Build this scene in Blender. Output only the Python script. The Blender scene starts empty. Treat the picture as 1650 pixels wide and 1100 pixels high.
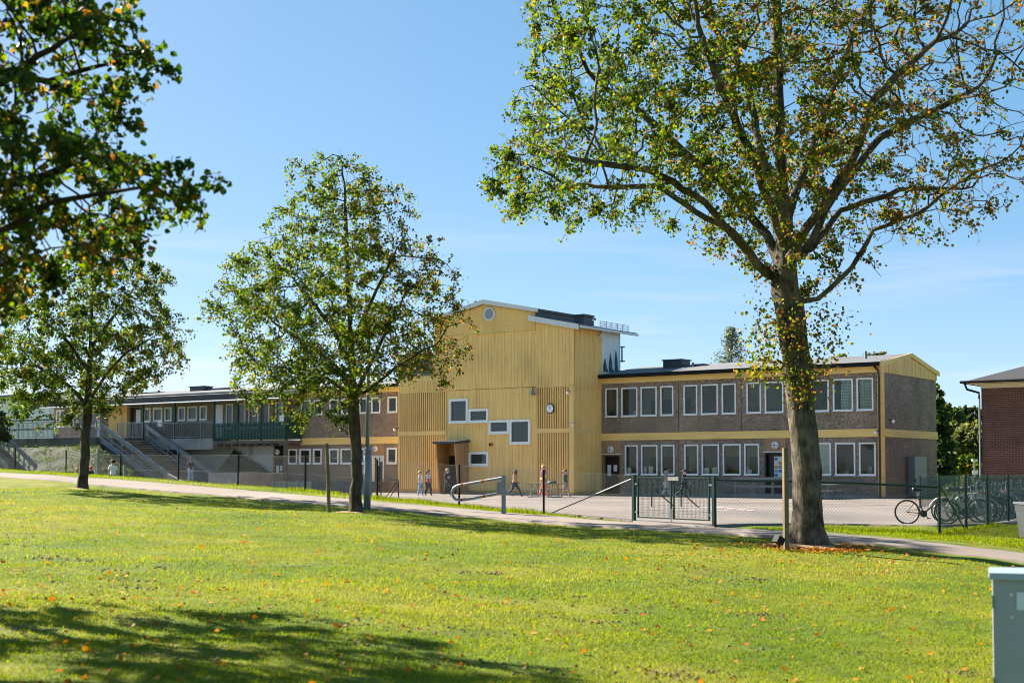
import bpy, bmesh, math, random
import numpy as np
from mathutils import Vector, Matrix
random.seed(7)
RNG = np.random.default_rng(7)
S = bpy.context.scene
COL = S.collection
PI = math.pi

# ------------------------------------------------------------------ camera model
F = 2200.0; TH = math.radians(2.5); CX = 825.0; HZ = 755.0
PY = HZ - F * math.tan(TH); EYE = np.array([0, 0, 1.5])

def ray(px, py):
    xc = (px - CX) / F; yc = (PY - py) / F
    return np.array([xc, math.cos(TH) - yc * math.sin(TH), math.sin(TH) + yc * math.cos(TH)])

def at(px, py, Z):
    d = ray(px, py)
    return EYE + d * (Z / d[1])

ANG = math.radians(-36.0)
R0 = np.array([18.42, 68.0, 0.0])
XA = np.array([math.cos(ANG), math.sin(ANG), 0]); YA = np.array([-math.sin(ANG), math.cos(ANG), 0])

def W(x, y, z=0.0):
    return R0 + x * XA + y * YA + np.array([0, 0, z])

def loc_on(px, py, y):
    """point of the plane local-y = y seen at a pixel -> local x, z"""
    d = ray(px, py); t = (y - (EYE - R0) @ YA) / (d @ YA)
    q = EYE + d * t - R0
    return float(q @ XA), float(q[2])

def lx(px, y=0.0):
    return loc_on(px, 755, y)[0]

# ------------------------------------------------------------------ terrain height
CTRL = [(6.05, 28, -.03), (-4.24, 37, .32), (-14.5, 46, .87),
        (3.28, 36.8, .05), (5.04, 34.1, .04), (.92, 39.8, .2), (-1.64, 42.6, .36), (-4.5, 45.6, .5),
        (-7.42, 49, .58), (-10.6, 52.8, .7), (-13.9, 57, .78), (-17.5, 61, .85), (-21.3, 65.3, 1.05), (-25.5, 70, 1.3),
        (-32, 77, 1.5), (-4.26, 40.8, .33), (-4.7, 44.6, .43), (2.1, 34.5, .06), (6.24, 29.5, 0.0), (6.7, 31.6, .05),
        (9.1, 26.3, -.2), (9.56, 27.5, -.15), (9.9, 31.6, 0), (11.5, 36, 0), (8, 37.5, 0), (14, 42, 0), (13, 30, -.12),
        (-16.5, 52.5, 1.0), (-28, 77, 1.0), (-23.5, 72, .75), (-19.5, 68, .5), (-15.6, 64, .35), (-12, 60, .25), (-8.6, 57, .15), 
        (0, 0, -.42), (0, 10, -.3), (-8, 15, .02), (-15, 25, .42), (4, 11, -.58), (8, 10, -.75), (0, 20, -.12),
        (-5, 27, .2), (-20, 38, .68), (-28, 48, .98), (-24, 53, .95), (-17.4, 49.5, .84), (10, 20, -.6), (-12, 5, .1), (16, 24, -.5), (20, 32, -.3), (-30, 20, .6), (30, 20, -1), (25, 45, -.05)]
for (x, y, z) in [(0, -6, 0), (-10, -6, 0), (-20, -8, 0), (-30, -8, 0), (-40, -8, 0), (-47, -9, .0), (-55, -12, .25), (-65, -12, .5),
                  (0, 5, 0), (-10, 8, 0), (-20, 5, 0), (-30, 5, 0), (-45, 5, 0), (-60, 5, .3), (10, 0, 0), (15, -10, 0), (-10, -18, 0), (-20, -18, 0.02), (-30, -18, .06), (-38, -18, .12), (10, 20, 0)]:
    p = W(x, y); CTRL.append((p[0], p[1], z))
CTRL = np.array(CTRL)

def _rbf_fit():
    P = CTRL[:, :2]; n = len(P)
    d = np.linalg.norm(P[:, None] - P[None], axis=2)
    K = d * 1.0 + 0; K = -np.sqrt(d * d + 9.0)
    A = np.zeros((n + 1, n + 1)); A[:n, :n] = K - np.eye(n) * .15; A[:n, n] = 1; A[n, :n] = 1
    b = np.zeros(n + 1); b[:n] = CTRL[:, 2]
    return np.linalg.solve(A, b)
_RW = _rbf_fit()

def H(x, y):
    x = np.asarray(x, float); y = np.asarray(y, float)
    sh = x.shape; xf = x.ravel(); yf = y.ravel(); out = np.zeros(len(xf))
    for i in range(0, len(xf), 20000):
        a = xf[i:i + 20000]; b = yf[i:i + 20000]
        d2 = (a[:, None] - CTRL[None, :, 0]) ** 2 + (b[:, None] - CTRL[None, :, 1]) ** 2
        z = -np.sqrt(d2 + 9.0) @ _RW[:-1] + _RW[-1]
        r = np.sqrt(a ** 2 + (b - 45) ** 2)
        w = np.clip((r - 75) / 90, 0, 1); w = w * w * (3 - 2 * w)
        out[i:i + 20000] = np.clip(z, -2.5, 2.5) * (1 - w)
    return out.reshape(sh)

# the footpath: its edges (pixel, pixel, distance) fix both its course and its cross fall
def gp(px, py, Z):
    p = at(px, py, Z); return (p[0], p[1])
_PN = [(-90, 768, 60), (20, 773, 55), (80, 777, 52.7), (133, 781, 50.5), (340, 798, 45.8), (595, 818, 40.4), (780, 832, 37.3), (955, 847, 34.4), (1120, 857, 32), (1290, 867, 29.5), (1450, 880, 27.7), (1590, 896, 26.3), (1700, 910, 25.4)]
_PF = [(-90, 753, 63.5), (20, 758.5, 58.5), (80, 763, 56.5), (133, 767, 54), (340, 785, 49.3), (595, 808.5, 44), (780, 825, 40.5), (955, 839, 37.4), (1120, 848, 34.6), (1290, 856, 31.6), (1450, 869, 29.3), (1590, 886, 27.6), (1700, 899, 26.7)]
PATH_NEAR = [(-37, 69)] + [gp(*p) for p in _PN] + [(14.5, 22), (22, 14)]
PATH_FAR = [(-39, 73.5)] + [gp(*p) for p in _PF] + [(16, 23.4), (23.5, 15.2)]
_ZN = np.array([1.3] + [at(*p)[2] for p in _PN] + [-.45, -.7]); _ZF = np.array([1.75] + [at(*p)[2] for p in _PF] + [-.42, -.66])
PATH_MID = [((a[0] + b[0]) / 2, (a[1] + b[1]) / 2) for a, b in zip(PATH_NEAR, PATH_FAR)]
_H0 = H

def H(x, y):
    x = np.asarray(x, float); y = np.asarray(y, float); sh = x.shape; base = _H0(x, y).ravel(); x = x.ravel(); y = y.ravel()
    near = np.where((np.abs(x) < 48) & (y > 5) & (y < 82))[0]; px, py = x[near], y[near]
    mid = np.array(PATH_MID); A = np.array(PATH_NEAR); B = np.array(PATH_FAR); best = np.full(len(px), 1e9); zb = np.zeros(len(px)); ds = np.full(len(px), 1e9)
    for k in range(len(mid) - 1):
        d = mid[k + 1] - mid[k]; t = np.clip(((px - mid[k][0]) * d[0] + (py - mid[k][1]) * d[1]) / (d @ d), 0, 1); q = mid[k] + t[:, None] * d
        dist = np.hypot(px - q[:, 0], py - q[:, 1]); m = dist < best
        a = A[k] + t[:, None] * (A[k + 1] - A[k]); b = B[k] + t[:, None] * (B[k + 1] - B[k]); w = b - a; L2 = (w * w).sum(1); u = ((px - a[:, 0]) * w[:, 0] + (py - a[:, 1]) * w[:, 1]) / L2
        z = _ZN[k] + t * (_ZN[k + 1] - _ZN[k]) + np.clip(u, -.25, 1.15) * (_ZF[k] + t * (_ZF[k + 1] - _ZF[k]) - _ZN[k] - t * (_ZN[k + 1] - _ZN[k]))
        out = np.maximum(0, dist - np.sqrt(L2) * .5); best[m] = dist[m]; zb[m] = z[m]; ds[m] = out[m]
    wt = np.clip(1 - ds / 3.2, 0, 1); wt = wt * wt * (3 - 2 * wt); base[near] = base[near] * (1 - wt) + zb * wt
    return base.reshape(sh)

def hz(x, y):
    return float(H(np.array([x]), np.array([y]))[0])

# ------------------------------------------------------------------ materials
def new_mat(name):
    m = bpy.data.materials.new(name); m.use_nodes = True
    nt = m.node_tree; b = nt.nodes['Principled BSDF']
    return m, nt, b

def N(nt, t, **kw):
    n = nt.nodes.new(t)
    for k, v in kw.items():
        if k.startswith('i_'):
            n.inputs[k[2:].replace('_', ' ')].default_value = v
        else:
            setattr(n, k, v)
    return n

def ramp(nt, stops, interp='LINEAR'):
    r = nt.nodes.new('ShaderNodeValToRGB'); cr = r.color_ramp; cr.interpolation = interp
    while len(cr.elements) > 1: cr.elements.remove(cr.elements[-1])
    cr.elements[0].position = stops[0][0]; cr.elements[0].color = (*stops[0][1], 1)
    for p, c in stops[1:]:
        e = cr.elements.new(p); e.color = (*c, 1)
    return r

def bump(nt, b, src, strength=.3, dist=.02):
    bp = N(nt, 'ShaderNodeBump'); bp.inputs['Strength'].default_value = strength; bp.inputs['Distance'].default_value = dist
    nt.links.new(src, bp.inputs['Height']); nt.links.new(bp.outputs[0], b.inputs['Normal'])

def simple(name, col, rough=.6, metal=0., var=.18, scale=6., bumps=.0, spec=.4):
    """plain material with slight procedural tone variation"""
    m, nt, b = new_mat(name)
    tc = N(nt, 'ShaderNodeTexCoord'); nz = N(nt, 'ShaderNodeTexNoise'); nz.inputs['Scale'].default_value = scale; nz.inputs['Detail'].default_value = 5
    nt.links.new(tc.outputs['Object'], nz.inputs['Vector'])
    lo = tuple(c * (1 - var) for c in col); hi = tuple(min(1, c * (1 + var)) for c in col)
    r = ramp(nt, [(.3, lo), (.7, hi)]); nt.links.new(nz.outputs['Fac'], r.inputs[0])
    nt.links.new(r.outputs[0], b.inputs['Base Color'])
    b.inputs['Roughness'].default_value = rough; b.inputs['Metallic'].default_value = metal
    b.inputs['Specular IOR Level'].default_value = spec
    if bumps: bump(nt, b, nz.outputs['Fac'], bumps, .02)
    return m

def mat_pebble(name='pebble_dash', k=1.0):
    m, nt, b = new_mat(name)
    tc = N(nt, 'ShaderNodeTexCoord')
    v = N(nt, 'ShaderNodeTexVoronoi'); v.inputs['Scale'].default_value = 26
    nt.links.new(tc.outputs['Object'], v.inputs['Vector'])
    sep = N(nt, 'ShaderNodeSeparateColor'); nt.links.new(v.outputs['Color'], sep.inputs[0])
    r = ramp(nt, [(0, (.048 * k, .034 * k, .025 * k)), (.28, (.086 * k, .061 * k, .045 * k)), (.5, (.12 * k, .087 * k, .065 * k)), (.72, (.156 * k, .113 * k, .084 * k)), (.9, (.185 * k, .147 * k, .118 * k)), (.965, (.36, .32, .28)), (1, (.55, .5, .44))])
    nt.links.new(sep.outputs[0], r.inputs[0])
    n2 = N(nt, 'ShaderNodeTexNoise'); n2.inputs['Scale'].default_value = .5; n2.inputs['Detail'].default_value = 6
    nt.links.new(tc.outputs['Object'], n2.inputs['Vector'])
    r2 = ramp(nt, [(.3, (.72, .72, .72)), (.7, (1.2, 1.16, 1.12))]); nt.links.new(n2.outputs['Fac'], r2.inputs[0])
    mx = N(nt, 'ShaderNodeMix', data_type='RGBA', blend_type='MULTIPLY'); mx.inputs[0].default_value = 1
    nt.links.new(r.outputs[0], mx.inputs[6]); nt.links.new(r2.outputs[0], mx.inputs[7])
    nt.links.new(mx.outputs[2], b.inputs['Base Color']); b.inputs['Roughness'].default_value = .85
    bump(nt, b, v.outputs['Distance'], .5, .02)
    return m

def mat_board(name, col, streak=.19, rough=.6, sc=(9, 9, .6)):
    m, nt, b = new_mat(name)
    tc = N(nt, 'ShaderNodeTexCoord'); mp = N(nt, 'ShaderNodeMapping'); mp.inputs['Scale'].default_value = sc
    nt.links.new(tc.outputs['Object'], mp.inputs[0])
    nz = N(nt, 'ShaderNodeTexNoise'); nz.inputs['Scale'].default_value = 1.0; nz.inputs['Detail'].default_value = 7
    nt.links.new(mp.outputs[0], nz.inputs['Vector'])
    n2 = N(nt, 'ShaderNodeTexNoise'); n2.inputs['Scale'].default_value = .35; n2.inputs['Detail'].default_value = 4
    nt.links.new(tc.outputs['Object'], n2.inputs['Vector'])
    ad = N(nt, 'ShaderNodeMath', operation='ADD'); nt.links.new(nz.outputs['Fac'], ad.inputs[0]); nt.links.new(n2.outputs['Fac'], ad.inputs[1])
    hf = N(nt, 'ShaderNodeMath', operation='MULTIPLY'); hf.inputs[1].default_value = .5; nt.links.new(ad.outputs[0], hf.inputs[0])
    r = ramp(nt, [(.32, tuple(c * (1 - streak * 1.6) for c in col)), (.5, col), (.68, tuple(min(1, c * (1 + streak)) for c in col))])
    nt.links.new(hf.outputs[0], r.inputs[0]); nt.links.new(r.outputs[0], b.inputs['Base Color'])
    b.inputs['Roughness'].default_value = rough; b.inputs['Specular IOR Level'].default_value = .3
    bump(nt, b, nz.outputs['Fac'], .15, .01)
    return m

def mat_brick():
    m, nt, b = new_mat('red_brick')
    tc = N(nt, 'ShaderNodeTexCoord'); mp = N(nt, 'ShaderNodeMapping'); mp.inputs['Rotation'].default_value = (PI / 2, 0, 0)
    nt.links.new(tc.outputs['Object'], mp.inputs[0])
    br = N(nt, 'ShaderNodeTexBrick'); br.inputs['Scale'].default_value = 1; br.inputs['Brick Width'].default_value = .26; br.inputs['Row Height'].default_value = .085; br.inputs['Mortar Size'].default_value = .009
    br.inputs['Color1'].default_value = (.085, .028, .02, 1); br.inputs['Color2'].default_value = (.125, .043, .031, 1); br.inputs['Mortar'].default_value = (.2, .13, .11, 1)
    nt.links.new(mp.outputs[0], br.inputs['Vector'])
    nz = N(nt, 'ShaderNodeTexNoise'); nz.inputs['Scale'].default_value = 1.2; nz.inputs['Detail'].default_value = 5; nt.links.new(tc.outputs['Object'], nz.inputs['Vector'])
    r = ramp(nt, [(.3, (.75, .75, .75)), (.7, (1.15, 1.1, 1.1))]); nt.links.new(nz.outputs['Fac'], r.inputs[0])
    mx = N(nt, 'ShaderNodeMix', data_type='RGBA', blend_type='MULTIPLY'); mx.inputs[0].default_value = 1
    nt.links.new(br.outputs['Color'], mx.inputs[6]); nt.links.new(r.outputs[0], mx.inputs[7]); nt.links.new(mx.outputs[2], b.inputs['Base Color'])
    b.inputs['Roughness'].default_value = .85; bump(nt, b, br.outputs['Fac'], -.3, .01)
    return m

def mat_bark(name, lo, hi, zs=.22):
    m, nt, b = new_mat(name)
    tc = N(nt, 'ShaderNodeTexCoord'); mp = N(nt, 'ShaderNodeMapping'); mp.inputs['Scale'].default_value = (9, 9, 9 * zs)
    nt.links.new(tc.outputs['Object'], mp.inputs[0])
    nz = N(nt, 'ShaderNodeTexNoise'); nz.inputs['Scale'].default_value = 1.6; nz.inputs['Detail'].default_value = 8; nz.inputs['Roughness'].default_value = .7
    nt.links.new(mp.outputs[0], nz.inputs['Vector'])
    n2 = N(nt, 'ShaderNodeTexNoise'); n2.inputs['Scale'].default_value = 3.; n2.inputs['Detail'].default_value = 4; nt.links.new(tc.outputs['Object'], n2.inputs['Vector'])
    ad = N(nt, 'ShaderNodeMath', operation='ADD'); nt.links.new(nz.outputs['Fac'], ad.inputs[0]); nt.links.new(n2.outputs['Fac'], ad.inputs[1])
    hf = N(nt, 'ShaderNodeMath', operation='MULTIPLY'); hf.inputs[1].default_value = .5; nt.links.new(ad.outputs[0], hf.inputs[0])
    mid = tuple((a + c) / 2 for a, c in zip(lo, hi))
    r = ramp(nt, [(.38, lo), (.5, mid), (.6, hi)]); nt.links.new(hf.outputs[0], r.inputs[0]); nt.links.new(r.outputs[0], b.inputs['Base Color'])
    b.inputs['Roughness'].default_value = .9; b.inputs['Specular IOR Level'].default_value = .2
    bump(nt, b, hf.outputs[0], 1., .08)
    return m

def mat_leaf(name, stops, trans=.5, rough=.5, spec=.25):
    m, nt, b = new_mat(name)
    a = N(nt, 'ShaderNodeAttribute', attribute_name='tint')
    r = ramp(nt, stops); nt.links.new(a.outputs['Fac'], r.inputs[0])
    nt.links.new(r.outputs[0], b.inputs['Base Color']); b.inputs['Roughness'].default_value = rough; b.inputs['Specular IOR Level'].default_value = spec
    tr = N(nt, 'ShaderNodeBsdfTranslucent')
    hs = N(nt, 'ShaderNodeHueSaturation'); hs.inputs['Hue'].default_value = .488; hs.inputs['Saturation'].default_value = 1.12; hs.inputs['Value'].default_value = 2.1
    nt.links.new(r.outputs[0], hs.inputs['Color']); nt.links.new(hs.outputs[0], tr.inputs['Color'])
    mx = N(nt, 'ShaderNodeMixShader'); mx.inputs[0].default_value = trans
    nt.links.new(b.outputs[0], mx.inputs[1]); nt.links.new(tr.outputs[0], mx.inputs[2])
    nt.links.new(mx.outputs[0], nt.nodes['Material Output'].inputs['Surface'])
    return m

def mat_glass():
    m, nt, b = new_mat('window_glass')
    nt.nodes.remove(b)
    t = N(nt, 'ShaderNodeBsdfTransparent'); t.inputs[0].default_value = (.88, .92, .88, 1)
    g = N(nt, 'ShaderNodeBsdfGlossy'); g.inputs['Roughness'].default_value = .03; g.inputs['Color'].default_value = (.9, .93, .92, 1)
    fr = N(nt, 'ShaderNodeFresnel'); fr.inputs['IOR'].default_value = 1.5
    ad = N(nt, 'ShaderNodeMath', operation='MULTIPLY_ADD'); ad.inputs[1].default_value = 1.15; ad.inputs[2].default_value = .0
    nt.links.new(fr.outputs[0], ad.inputs[0])
    nz = N(nt, 'ShaderNodeTexNoise'); nz.inputs['Scale'].default_value = 1.3
    tc = N(nt, 'ShaderNodeTexCoord'); nt.links.new(tc.outputs['Object'], nz.inputs['Vector'])
    bp = N(nt, 'ShaderNodeBump'); bp.inputs['Strength'].default_value = .04; bp.inputs['Distance'].default_value = .05; nt.links.new(nz.outputs['Fac'], bp.inputs['Height'])
    nt.links.new(bp.outputs[0], g.inputs['Normal'])
    mx = N(nt, 'ShaderNodeMixShader'); nt.links.new(ad.outputs[0], mx.inputs[0]); nt.links.new(t.outputs[0], mx.inputs[1]); nt.links.new(g.outputs[0], mx.inputs[2])
    nt.links.new(mx.outputs[0], nt.nodes['Material Output'].inputs['Surface'])
    return m

def mat_net(name, col, alpha):
    m, nt, b = new_mat(name)
    b.inputs['Base Color'].default_value = (*col, 1); b.inputs['Roughness'].default_value = .7
    t = N(nt, 'ShaderNodeBsdfTransparent')
    tc = N(nt, 'ShaderNodeTexCoord'); nz = N(nt, 'ShaderNodeTexNoise'); nz.inputs['Scale'].default_value = 2.5; nz.inputs['Detail'].default_value = 3
    nt.links.new(tc.outputs['Object'], nz.inputs['Vector'])
    mr = N(nt, 'ShaderNodeMapRange'); mr.inputs[1].default_value = .3; mr.inputs[2].default_value = .7; mr.inputs[3].default_value = alpha - .1; mr.inputs[4].default_value = alpha + .1
    nt.links.new(nz.outputs['Fac'], mr.inputs[0])
    mx = N(nt, 'ShaderNodeMixShader'); nt.links.new(mr.outputs[0], mx.inputs[0]); nt.links.new(t.outputs[0], mx.inputs[1]); nt.links.new(b.outputs[0], mx.inputs[2])
    nt.links.new(mx.outputs[0], nt.nodes['Material Output'].inputs['Surface'])
    return m

def mat_lawn():
    m, nt, b = new_mat('lawn_turf')
    tc = N(nt, 'ShaderNodeTexCoord')
    def noise(s, d=6, rg=.6):
        n = N(nt, 'ShaderNodeTexNoise'); n.inputs['Scale'].default_value = s; n.inputs['Detail'].default_value = d; n.inputs['Roughness'].default_value = rg
        nt.links.new(tc.outputs['Object'], n.inputs['Vector']); return n
    big = noise(.22, 5); mid = noise(1.6, 6, .65); fine = noise(28, 5, .7)
    r1 = ramp(nt, [(.28, (.07, .13, .008)), (.43, (.125, .18, .012)), (.6, (.23, .225, .02)), (.74, (.3, .24, .05))])
    nt.links.new(big.outputs['Fac'], r1.inputs[0])
    r2 = ramp(nt, [(.3, (.62, .66, .5)), (.5, (1, 1, 1)), (.7, (1.3, 1.2, 1.2))]); nt.links.new(mid.outputs['Fac'], r2.inputs[0])
    r3 = ramp(nt, [(.3, (.45, .5, .45)), (.55, (1, 1, 1)), (.75, (1.55, 1.45, 1.3))]); nt.links.new(fine.outputs['Fac'], r3.inputs[0])
    m1 = N(nt, 'ShaderNodeMix', data_type='RGBA', blend_type='MULTIPLY'); m1.inputs[0].default_value = 1
    nt.links.new(r1.outputs[0], m1.inputs[6]); nt.links.new(r2.outputs[0], m1.inputs[7])
    m2 = N(nt, 'ShaderNodeMix', data_type='RGBA', blend_type='MULTIPLY'); m2.inputs[0].default_value = 1
    nt.links.new(m1.outputs[2], m2.inputs[6]); nt.links.new(r3.outputs[0], m2.inputs[7])
    # bare soil scuffs
    so = noise(.9, 7, .72); rs = ramp(nt, [(.6, (0, 0, 0)), (.7, (1, 1, 1))]); nt.links.new(so.outputs['Fac'], rs.inputs[0])
    m3 = N(nt, 'ShaderNodeMix', data_type='RGBA'); nt.links.new(rs.outputs[0], m3.inputs[0]); nt.links.new(m2.outputs[2], m3.inputs[6]); m3.inputs[7].default_value = (.15, .1, .045, 1)
    nt.links.new(m3.outputs[2], b.inputs['Base Color']); b.inputs['Roughness'].default_value = .9; b.inputs['Specular IOR Level'].default_value = .15
    ad = N(nt, 'ShaderNodeMath', operation='ADD'); nt.links.new(fine.outputs['Fac'], ad.inputs[0]); nt.links.new(mid.outputs['Fac'], ad.inputs[1])
    bump(nt, b, ad.outputs[0], .8, .06)
    return m

def mat_asphalt(name, lo, hi, patch=None):
    m, nt, b = new_mat(name)
    tc = N(nt, 'ShaderNodeTexCoord')
    def noise(s, d=6, rg=.6):
        n = N(nt, 'ShaderNodeTexNoise'); n.inputs['Scale'].default_value = s; n.inputs['Detail'].default_value = d; n.inputs['Roughness'].default_value = rg
        nt.links.new(tc.outputs['Object'], n.inputs['Vector']); return n
    a = noise(.18, 6); f = noise(45, 3)
    r = ramp(nt, [(.35, lo), (.65, hi)]); nt.links.new(a.outputs['Fac'], r.inputs[0])
    r2 = ramp(nt, [(.3, (.8, .8, .8)), (.7, (1.2, 1.2, 1.2))]); nt.links.new(f.outputs['Fac'], r2.inputs[0])
    mx = N(nt, 'ShaderNodeMix', data_type='RGBA', blend_type='MULTIPLY'); mx.inputs[0].default_value = 1
    nt.links.new(r.outputs[0], mx.inputs[6]); nt.links.new(r2.outputs[0], mx.inputs[7])
    nt.links.new(mx.outputs[2], b.inputs['Base Color']); b.inputs['Roughness'].default_value = .92; b.inputs['Specular IOR Level'].default_value = .2
    bump(nt, b, f.outputs['Fac'], .3, .01)
    return m

YEL = (.9, .585, .215)
M = {
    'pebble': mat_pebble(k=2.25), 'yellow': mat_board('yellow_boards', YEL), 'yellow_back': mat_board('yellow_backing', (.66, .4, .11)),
    'yellow_trim': mat_board('yellow_trim', (.92, .61, .21), .1, sc=(.6, .6, 6)),
    'white': simple('white_paint', (.88, .88, .86), .4, var=.06), 'white_metal': simple('white_sheet_metal', (.66, .68, .7), .4, var=.06),
    'glass': mat_glass(), 'interior': simple('interior_plaster', (.82, .79, .68), .9, var=.1, scale=.8), 'int_floor': simple('interior_floor', (.35, .33, .28), .6),
    'felt': mat_asphalt('roof_felt', (.13, .13, .135), (.2, .2, .205)), 'roof_dark': simple('roof_sheet_dark', (.035, .045, .06), .45, var=.2), 'black': simple('black_metal', (.012, .013, .014), .7, spec=.15),
    'fascia_dark': simple('dark_fascia', (.05, .045, .048), .6), 'wood': mat_board('fresh_wood', (.42, .25, .13), .2), 'wood_warm': mat_board('warm_wood', (.4, .2, .07), .2),
    'wood_grey': mat_board('grey_wood', (.25, .235, .21), .2), 'post_wood': mat_board('post_wood', (.17, .125, .07), .3, .85),
    'door': simple('black_door', (.012, .013, .015), .35), 'door_wood': mat_board('door_frame_wood', (.3, .18, .07)),
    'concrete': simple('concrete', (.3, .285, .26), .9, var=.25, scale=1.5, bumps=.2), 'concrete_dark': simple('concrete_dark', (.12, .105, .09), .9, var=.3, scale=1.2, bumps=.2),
    'render_grey': simple('grey_render', (.42, .43, .44), .8, var=.08), 'galv': simple('galvanised_steel', (.2, .23, .26), .5, .25, .12, 4), 'galv_rail': simple('galvanised_rail', (.22, .235, .25), .55, .2, .12, 4),
    'green_paint': simple('dark_green_paint', (.01, .055, .045), .45, var=.15), 'gate_green': simple('gate_green_coat', (.004, .026, .019), .4, var=.12), 'wire': simple('galvanised_wire', (.14, .14, .14), .6, .1), 'wire_green': simple('green_coated_wire', (.03, .06, .045), .5),
    'brown_pipe': simple('brown_downpipe', (.045, .03, .02), .4), 'paper': simple('white_paper', (.75, .77, .78), .8, var=.1, scale=14), 'curtain': simple('patterned_curtain', (.68, .74, .7), .9, var=.12, scale=5),
    'brick': mat_brick(), 'cream': simple('cream_soffit', (.62, .56, .4), .6, var=.06), 'roof_tile': simple('dark_roof_tiles', (.04, .04, .043), .9, var=.25, scale=9),
    'cabinet': simple('cabinet_grey', (.31, .335, .335), .42, .0, .07, 3, .05), 'cab_lid': simple('cabinet_lid', (.33, .39, .44), .4, .0, .06, 3), 'door_grey': simple('grey_metal_door', (.2, .23, .26), .45, .2, .06, 2),
    'soil': simple('dry_soil', (.16, .1, .045), .95, var=.35, scale=20), 'mulch': simple('mulch', (.32, .19, .1), .95, var=.4, scale=14, bumps=.4),
    'lawn': mat_lawn(), 'asph_path': mat_asphalt('path_asphalt', (.2, .16, .132), (.285, .232, .195)), 'asph_yard': mat_asphalt('yard_asphalt', (.15, .135, .125), (.275, .222, .186)),
    'bank': simple('gravel_bank', (.06, .055, .038), .95, var=.55, scale=5, bumps=.6),
    'bark_big': mat_bark('bark_grey', (.018, .014, .009), (.18, .142, .1)), 'bark': mat_bark('bark_brown', (.022, .017, .012), (.11, .086, .06)), 'bark_dark': mat_bark('bark_dark', (.015, .012, .009), (.06, .047, .034)),  # bark_grey: pale patches partly stand for sunlight on the trunk, put into the colour
    'tyre': simple('black_rubber', (.012, .012, .012), .8), 'chrome': simple('bright_metal', (.6, .6, .6), .3, .8, .05), 'plastic_black': simple('black_plastic', (.014, .014, .015), .5),
    'net': mat_net('green_windscreen_net', (.012, .07, .055), .58), 'red': simple('red_tape', (.18, .015, .02), .5), 'orange': simple('orange_tape', (.65, .28, .02), .5), 'yellow_bright': simple('yellow_post', (.7, .4, .03), .5),
    'red_box': simple('red_alarm', (.4, .05, .02), .5), 'mark_white': simple('white_marking', (.68, .68, .68), .8, var=.2, scale=6), 'mark_blue': simple('blue_marking', (.12, .18, .45), .8, var=.2), 'mark_red': simple('red_marking', (.5, .2, .2), .8, var=.25),
    'bin': simple('bin_grey', (.05, .058, .064), .5, 0, .1, 3), 'dark_panel': simple('slate_panel', (.085, .095, .115), .6, var=.1, scale=2),
    'smoke_glass': simple('translucent_sheet', (.26, .3, .33), .3, var=.08), 'stain': simple('soot_stain', (.08, .085, .09), .8, var=.3),
}
GREEN = [(0, (.018, .045, .008)), (.3, (.042, .08, .01)), (.5, (.095, .125, .013)), (.7, (.165, .15, .02)), (.8, (.19, .125, .028)), (.88, (.22, .11, .028)), (1, (.12, .062, .026))]
M['leaf'] = mat_leaf('lime_leaf', GREEN, .56)
M['leaf_dark'] = mat_leaf('dark_leaf', [(0, (.02, .04, .01)), (.5, (.05, .085, .018)), (1, (.11, .13, .03))], .35)
M['leaf_far'] = mat_leaf('far_leaf', [(0, (.03, .045, .02)), (.5, (.07, .085, .025)), (1, (.17, .17, .04))], .35)
M['needle'] = mat_leaf('blue_grey_needle', [(0, (.06, .09, .06)), (.5, (.11, .14, .09)), (1, (.18, .19, .12))], .35)
M['blade'] = mat_leaf('grass_blade', [(0, (.075, .125, .008)), (.4, (.15, .195, .012)), (.75, (.225, .24, .022)), (1, (.33, .26, .08))], .4, .8, .08)
M['fallen'] = mat_leaf('fallen_leaf', [(0, (.13, .05, .015)), (.35, (.4, .13, .02)), (.7, (.55, .25, .03)), (1, (.5, .36, .2))], .2, .8, .08)

# ------------------------------------------------------------------ object helpers
def tag(o, label, cat, group=None, kind=None):
    o['label'] = label
    if cat: o['category'] = cat
    if group: o['group'] = group
    if kind: o['kind'] = kind
    return o

def thing(name, label, cat, loc=(0, 0, 0), rz=0., group=None):
    o = bpy.data.objects.new(name, None); COL.objects.link(o); o.empty_display_size = .2
    o.location = loc; o.rotation_euler = (0, 0, rz)
    return tag(o, label, cat, group)

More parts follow.
